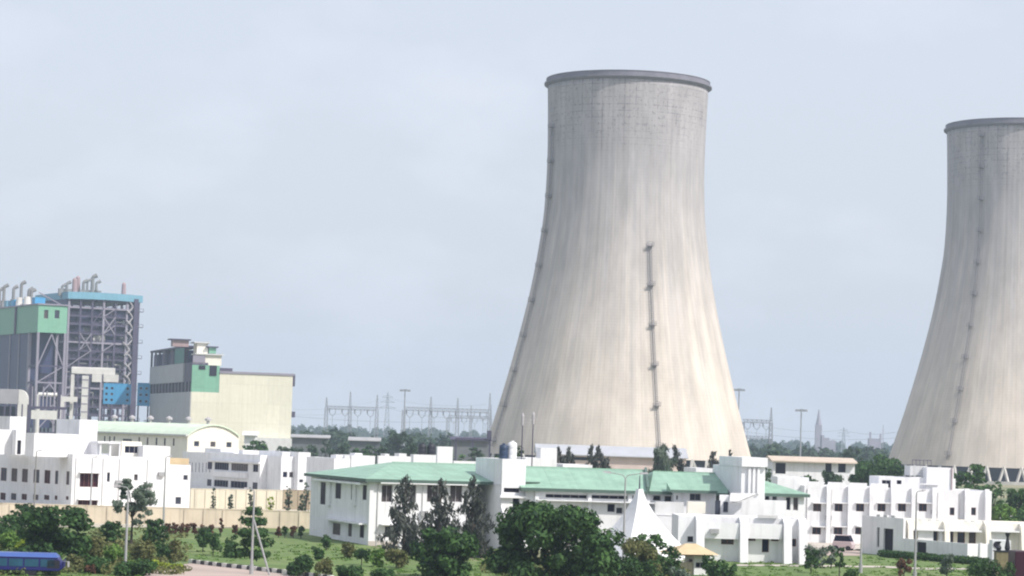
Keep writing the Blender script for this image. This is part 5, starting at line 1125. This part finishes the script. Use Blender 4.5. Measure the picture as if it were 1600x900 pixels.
def plant(name, px, S, W_px, ytop, style, leafk, label, cat='tree', group=None, size=None, dens=1.0, seed=None, lean=0, z0=0):
    fr = Fr(px, S, 0, 2); H = fr.Z(0, 0, ytop); Wm = W_px / S; seed = seed if seed is not None else int(px*7 + ytop)
    tk, cm = tree_kind(style, Wm, H, leafk, seed, size, dens); e = empty(name, fr.o, random.Random(seed).uniform(0, 6), label, cat, group)
    if lean: e.rotation_euler = (0, lean, 0)
    tk.build('stem' if style == 'shrub' else 'trunk', BARK, e); c = bpy.data.objects.new('foliage' if style == 'shrub' else 'crown', cm); COL.objects.link(c); c.parent = e
    return e
P = plant
P('broadleaf_tree', 870, 19.3, 236, 783, 'broad', 'dark', 'largest dark green rounded tree at the bottom centre', dens=1.3, seed=11)
P('broadleaf_tree', 697, 17.8, 122, 822, 'broad', 'dark', 'dark round tree in front of the three feathery trees', dens=1.3, seed=5)
P('broadleaf_tree', 86, 17.8, 138, 789, 'broad', 'dark', 'dark bushy tree above the blue bus', dens=1.3, seed=8)
P('broadleaf_tree', 14, 14.5, 50, 803, 'broad', 'mid', 'green tree cut off by the left edge before the office', seed=4)
P('broadleaf_tree', 38, 13.5, 46, 784, 'broad', 'dark', 'small dark tree before the cream boundary wall beside the far left lamp post', seed=41)
P('spreading_tree', 206, 15.0, 86, 744, 'open', 'grey', 'spreading grey green tree against the white office wall', dens=1.4, seed=3)
P('broadleaf_tree', 242, 15.6, 46, 808, 'broad', 'dark', 'low dark tree just below and right of the spreading grey tree', seed=14)
P('broadleaf_tree', 174, 15.2, 44, 812, 'broad', 'dark', 'low dark tree just below and left of the spreading grey tree', seed=15)
P('tiered_tree', 394, 17.2, 100, 790, 'tier', 'mid', 'tiered green tree behind the lamp post with the leaning prop', dens=1.4, seed=6)
P('shrub', 318, 15.6, 36, 818, 'shrub', 'dark', 'dark upright shrub on the lawn left of the tiered tree', 'shrub', seed=21)
P('shrub', 334, 16.0, 34, 828, 'shrub', 'mid', 'round mid green shrub on the lawn beside the dark upright shrub', 'shrub', seed=22)
P('shrub', 362, 16.2, 30, 826, 'shrub', 'dark', 'dark shrub between the round shrub and the tiered tree', 'shrub', seed=23)
for i, (px, yt, w, lab) in enumerate(((631, 743, 98, 'leftmost of three dark feathery trees before the green roofed block'), (686, 746, 90, 'middle of three dark feathery trees before the green roofed block'), (738, 743, 96, 'rightmost of three dark feathery trees, touching the left stair tower'))):
    P('feathery_tree', px, 15.2, w, yt, 'casu', 'casu', lab, group='feathery trees before the main building', dens=.5, seed=60+i)
P('shrub', 1000, 18, 84, 842, 'shrub', 'olive', 'olive shrub mass beside the biggest tree, below the swept canopy', 'shrub', seed=31, dens=1.4)
P('broadleaf_tree', 1010, 17.6, 78, 832, 'open', 'mid', 'thin branched tree with a dark stem below the swept canopy', seed=32, dens=1.2)
P('shrub', 1045, 17.4, 56, 848, 'shrub', 'dark', 'dark shrub against the left side of the ochre roofed kiosk', 'shrub', seed=33)
P('shrub', 1118, 17.2, 40, 872, 'shrub', 'mid', 'mid green shrub right of the ochre roofed kiosk', 'shrub', seed=34)
P('shrub', 1140, 17.4, 34, 878, 'shrub', 'dark', 'dark low shrub at the left end of the right lawn', 'shrub', seed=35)
P('shrub', 1108, 16.6, 26, 865, 'shrub', 'dark', 'dark shrub under the right eave of the kiosk', 'shrub', seed=36)
P('shrub', 960, 18, 60, 852, 'shrub', 'dark', 'dark shrub filling the gap right under the biggest tree', 'shrub', seed=37)
P('shrub', 1000, 18.5, 90, 868, 'shrub', 'dark', 'dark shrub bank along the bottom edge left of the kiosk', 'shrub', seed=38)
P('shrub', 1060, 18.6, 50, 882, 'shrub', 'grey', 'greyish shrub at the foot of the ochre roofed kiosk', 'shrub', seed=39)
P('shrub', 1276, 15.0, 44, 843, 'shrub', 'grey', 'grey leaved shrub in front of the parked van', 'shrub', seed=42)
P('shrub', 1268, 15.8, 30, 850, 'shrub', 'dark', 'dark shrub at the right end of the front annex', 'shrub', seed=43)
P('shrub', 1299, 15.2, 26, 842, 'shrub', 'grey', 'grey shrub left of the parked van wheels', 'shrub', seed=44)
P('sapling', 1312, 16.2, 18, 852, 'open', 'mid', 'sapling on the lawn right below the parked van', 'sapling', seed=45)
P('shrub', 1480, 15.8, 34, 862, 'shrub', 'grey', 'round spiky shrub before the low compound wall', 'shrub', seed=46)
P('shrub', 1535, 16.8, 60, 872, 'shrub', 'mid', 'green shrub bank left of the brownish gate pillar', 'shrub', seed=47)
P('shrub', 1572, 17.2, 40, 866, 'shrub', 'mid', 'green bush hiding the brownish gate pillar', 'shrub', seed=48)
P('shrub', 1332, 18.5, 40, 884, 'shrub', 'mid', 'small green shrub on the bottom edge left of the short lamp post', 'shrub', seed=49)
for i, (px, S, w, yt, lk, lab) in enumerate(((470, 18.2, 60, 869, 'dark', 'dark shrub at the road bend right of the leaning prop'), (505, 18.4, 40, 872, 'olive', 'brownish olive shrub right of the dark road bend shrub'), (566, 16.6, 34, 850, 'dark', 'dark shrub on the lawn before the corner of the green roofed block'), (590, 16.8, 30, 856, 'bright', 'yellow green shrub right of the dark lawn shrub'), (497, 16.2, 26, 854, 'dark', 'small dark shrub in the middle of the lawn'), (511, 14.9, 22, 835, 'mid', 'small bush at the foot of the shaded end wall'), (545, 15.8, 34, 846, 'olive', 'olive bush below the dark end wall window'), (620, 16.8, 44, 857, 'olive', 'olive low bush between lawn shrubs and the dark round tree'), (545, 18.4, 60, 886, 'dark', 'dark low shrub on the bottom edge below the lawn'), (600, 18.3, 50, 890, 'mid', 'low green shrub on the bottom edge left of the dark round tree'),
    (150, 17.4, 50, 835, 'olive', 'yellowish olive bush right of the dark bushy tree'), (180, 17.6, 50, 850, 'bright', 'bright bush left of the front lamp post'), (225, 17.6, 50, 842, 'olive', 'olive bush right of the front lamp post'), (258, 17.2, 44, 850, 'dark', 'dark bush at the foot of the tall plain lamp post'), (275, 17.4, 30, 838, 'olive', 'tall thin olive bush left of the lawn edge'), (160, 18.6, 60, 872, 'mid', 'green bush bank right of the bus front'), (215, 18.8, 90, 876, 'dark', 'dark bush bank along the bottom edge right of the bus'), (120, 18.4, 40, 868, 'olive', 'olive bush directly right of the bus mirror'), (15, 16.2, 50, 832, 'bright', 'yellow green bush on the left edge above the bus'), (40, 16.4, 50, 838, 'lime', 'lime bush above the bus roof'), (5, 15.4, 40, 815, 'mid', 'green bush on the left edge under the office'), (143, 18.7, 22, 882, 'red', 'dark red bush right of the bus front'))):
    P('shrub', px, S, w, yt, 'shrub', lk, lab, 'shrub', seed=100+i, dens=1.2)
for i, (px, w, yt, lab) in enumerate(((205, 40, 877, 'lime hedge clump by the road, left end'), (235, 40, 876, 'lime hedge clump by the road, middle'), (262, 34, 880, 'lime hedge clump by the road, right of the middle'), (280, 26, 882, 'lime hedge clump nearest the black and white kerb'))):
    P('hedge_clump', px, 17.9, w, yt, 'shrub', 'lime', lab, 'hedge', 'lime hedge clumps', seed=200+i, dens=1.3)
# red leaved row along the boundary wall
where = ['left end of the row', 'second from the left', 'third from the left', 'fourth from the left', 'fifth from the left', 'sixth from the left', 'tall one right of the dark lawn shrub', 'right of the tall one', 'just left of the tiered tree', 'just right of the tiered tree', 'third from the green roofed block', 'second from the green roofed block', 'nearest the green roofed block']
for i, px in enumerate((262, 274, 284, 294, 305, 316, 346, 331, 368, 436, 446, 459, 471)):
    P('red_leaved_shrub', px, 13.5, 13 if px != 346 else 9, 814 + (px-262)*.03 if px != 346 else 803, 'shrub', 'red' if px < 400 or i % 2 else 'mid', 'red leaved shrub along the boundary wall, ' + where[i] if (px < 400 or i % 2) else 'green shrub along the boundary wall, ' + where[i], 'shrub', 'shrubs along the boundary wall', seed=300+i, size=.13)
# saplings between the two cream walls
for i, (px, yt, w, lab) in enumerate(((333, 757, 9, 'thin sapling before the cream inner wall, leftmost'), (360, 770, 12, 'short pale sapling before the cream inner wall'), (391, 758, 11, 'thin sapling behind the propped lamp post'), (423, 773, 15, 'yellow green sapling before the cream inner wall'), (450, 755, 14, 'taller sapling before the brownish wall stretch'), (478, 750, 14, 'dark sapling touching the end wall of the green roofed block'), (472, 768, 16, 'low sapling in the corner of the brownish wall'))):
    P('sapling', px, 12.0, w, yt, 'open', 'grey' if i != 3 else 'lime', lab, 'sapling', 'saplings before the inner wall', seed=330+i, dens=1.6, size=.14)
# wind blown tree tops before the central tower
for i, (px, yt, w, ln, lab) in enumerate(((888, 696, 20, -.35, 'wispy dark tree top before the pump house, leftmost'), (902, 697, 18, -.3, 'wispy tree top before the pump house, second'), (925, 693, 16, -.05, 'straight wispy tree top before the pump house'), (954, 694, 20, -.4, 'leaning wispy tree top in the middle of the pump house'), (1034, 694, 44, 0, 'bushy wispy tree top under the tower ladder'), (1077, 692, 22, -.45, 'leaning wispy tree top right of the tower ladder'), (1127, 702, 20, -.3, 'wispy tree top beside the right stair tower'), (1150, 700, 16, -.2, 'small wispy top above the right stair tower'))):
    P('wispy_tree', px, 9.6, w*(3.4 if i < 4 else 2.8), yt, 'casu', 'grey' if i == 4 else 'casu', lab, group='wispy trees before the central tower', seed=400+i, dens=.8, size=.2, lean=ln*.5)
P('round_tree', 806, 10.5, 34, 682, 'broad', 'dark', 'dark round tree top behind the slim white water tank', seed=421)
P('round_tree', 780, 10.4, 24, 690, 'broad', 'dark', 'dark small tree behind the left stair tower', seed=422)
# greenery behind the houses
for i, (px, S, w, yt, lk, lab) in enumerate(((400, 6.6, 44, 684, 'mid', 'green bush top right of the arched shed gable'), (385, 6.4, 24, 690, 'mid', 'small green bush at the foot of the arched gable'), (440, 6.2, 30, 692, 'haze', 'dull green clump below the cream turbine house corner'), (462, 6.0, 30, 694, 'haze', 'grey green clump right of the cream turbine house'), (508, 6.0, 20, 681, 'haze', 'pointed dark tree among distant sheds'), (520, 6.2, 24, 696, 'haze', 'low clump beside the pointed dark tree'), (560, 6.4, 40, 696, 'mid', 'green clump behind the left green ridge end'), (486, 5.4, 26, 690, 'haze', 'grey clump in front of the distant pale shed'), (538, 5.6, 26, 689, 'haze', 'grey clump between the two distant sheds'), (578, 5.8, 30, 690, 'haze', 'grey clump in front of the small distant shed'), (662, 6.4, 36, 692, 'haze', 'grey clump behind the black roof tanks'), (700, 6.0, 24, 693, 'haze', 'grey clump left of the pipe bridge shed'), (742, 6.2, 30, 694, 'haze', 'grey clump under the pipe trestle'), (624, 4.6, 52, 667, 'haze', 'round hazy tree below the tall light mast'), (600, 5.8, 30, 692, 'haze', 'low clump left of the round hazy tree'), (642, 6.2, 34, 688, 'haze', 'low clump right of the round hazy tree'), (722, 7.4, 30, 704, 'mid', 'green clump behind the low parapet wall'), (1205, 6.2, 30, 697, 'haze', 'dark clump right of the right stair tower'),
    (1195, 8.4, 26, 718, 'mid', 'low clump beside the right stair tower cap'), (1369, 8.4, 100, 705, 'mid', 'bushy bright tree behind the hostel roof'), (1352, 9.0, 60, 722, 'dark', 'darker tree left of the bushy bright tree'), (1400, 8.8, 44, 716, 'dark', 'dark tree behind the hostel rooftop room'), (1300, 9.2, 64, 730, 'haze', 'dull shrub mass below the beige roofed shed'), (1262, 9.2, 40, 736, 'dark', 'dark shrub behind the left end of the hostel'), (1330, 5.4, 34, 690, 'haze', 'round hazy tree before the second tower'), (1518, 10.2, 64, 716, 'mid', 'tall bushy tree right of the hostel rooftop room'), (1492, 10.2, 30, 728, 'dark', 'dark foliage touching the hostel rooftop room'), (1552, 10.0, 40, 742, 'mid', 'green tree below the legs of the second tower'), (1590, 10.6, 60, 756, 'dark', 'dark tree on the right edge below the second tower'), (1572, 11.4, 60, 782, 'bright', 'bright green hedge behind the hostel end'), (1600, 11.2, 40, 790, 'mid', 'green bush on the right edge behind the guest house'))):
    P('round_tree' if w > 30 else 'bush', px, S, w, yt, 'broad', lk, lab, 'tree' if w > 30 else 'bush', seed=440+i, size=.28 if S > 8 else .4, dens=1.1)
# dark clipped hedge along the compound wall
hb = []
p, q = G(1380, 871), G(1540, 884); rgx = random.Random(9)
for k in range(26): a = p.lerp(q, k/25); hb.append((a.x - p.x, a.y - p.y, .45, .8, .45))
he = empty('clipped_hedge', p, 0, 'long low clipped dark hedge along the grey compound wall', 'hedge'); hc = bpy.data.objects.new('foliage', leafmesh('foliage', hb, 5000, .13, LEAF['dark'], 77)); COL.objects.link(hc); hc.parent = he
rb_ = [(x, 0, .3, .45, .3) for x in (0, .6, 1.3)]; P('flower_bush', 1413, 15.9, 30, 871, 'shrub', 'red', 'red flowering bush before the low compound wall', 'bush', seed=501)
# grass and weeds over the rough ground: tufts, uncountable
rg = np.random.default_rng(4); tb = []
for _ in range(2600):
    px, py = rg.uniform(-40, 1640), rg.uniform(850, 905); g = G(px, py)
    if 230 < px < 560 and py > 878: continue
    if px > 1340 and py < 882 - (1540-px)*.06: continue
    if 1040 < px < 1340 and py < 876: continue
    tb.append((g.x, g.y, .05, .35, .12))
me = leafmesh('grass_tufts', tb, 26000, .12, leafmat('grass_blades', (.07, .15, .03), (.17, .26, .06)), 5); go = bpy.data.objects.new('grass_tufts', me); COL.objects.link(go); tag(go, 'short weeds and grass tufts over the open lawn', 'grass', kind='stuff')
# low wild undergrowth under the trees at the bottom left
tb = []
for _ in range(230):
    px, py = rg.uniform(-30, 290), rg.uniform(832, 900); g = G(px, py); h = rg.uniform(.3, 1.0); tb.append((g.x, g.y, h*.5, rg.uniform(.4, 1.0), h*.6))
for _ in range(160):
    px, py = rg.uniform(760, 1080), rg.uniform(880, 905); g = G(px, py); tb.append((g.x, g.y, .4, .8, .5))
me = leafmesh('undergrowth', tb, 20000, .15, LEAF['olive'], 6); go = bpy.data.objects.new('undergrowth', me); COL.objects.link(go); tag(go, 'wild olive green undergrowth below the trees at bottom left', 'undergrowth', kind='stuff')
# far woods
def wood(name, px0, px1, Y, n, ytop, jit, seed, label, size=1.6, k='haze'):
    rg = np.random.default_rng(seed); b = []
    for i in range(n):
        px = rg.uniform(px0, px1); hz = 682 + (px-800)*.0314; y = Y * rg.uniform(.92, 1.1); top = CAM_H - (ytop + jit*rg.random() - 682) * y / FPX; X = (px-800)/FPX*y; r = rg.uniform(3, 7); top = max(4, top); b.append((X, y, top*.5, r, top*.5))
    me = leafmesh(name, b, n*260, size, LEAF[k], seed); o = bpy.data.objects.new(name, me); COL.objects.link(o); tag(o, label, 'wood', kind='stuff')
wood('far_wood', -100, 1700, 3000, 420, 672, 8, 1, 'hazy belt of far trees along the horizon', 1.7)
wood('near_wood', 440, 1450, 1250, 170, 680, 12, 2, 'grey green belt of trees behind the switchyard', 1.2)
# ================================================================ haze
hm = bpy.data.materials.new('haze_air'); hm.use_nodes = True; t = hm.node_tree; t.nodes.clear(); oo = nn(t, 'ShaderNodeOutputMaterial'); pv = nn(t, 'ShaderNodeVolumePrincipled'); pv.inputs['Color'].default_value = (.66, .8, 1, 1); pv.inputs['Density'].default_value = .00015; pv.inputs['Anisotropy'].default_value = .1
t.links.new(pv.outputs[0], oo.inputs['Volume'])
hz = MB().box(-2500, 2500, -60, 4600, -1, 175).build('haze', hm); tag(hz, kind='stuff'); S_.cycles.volume_step_rate = 4
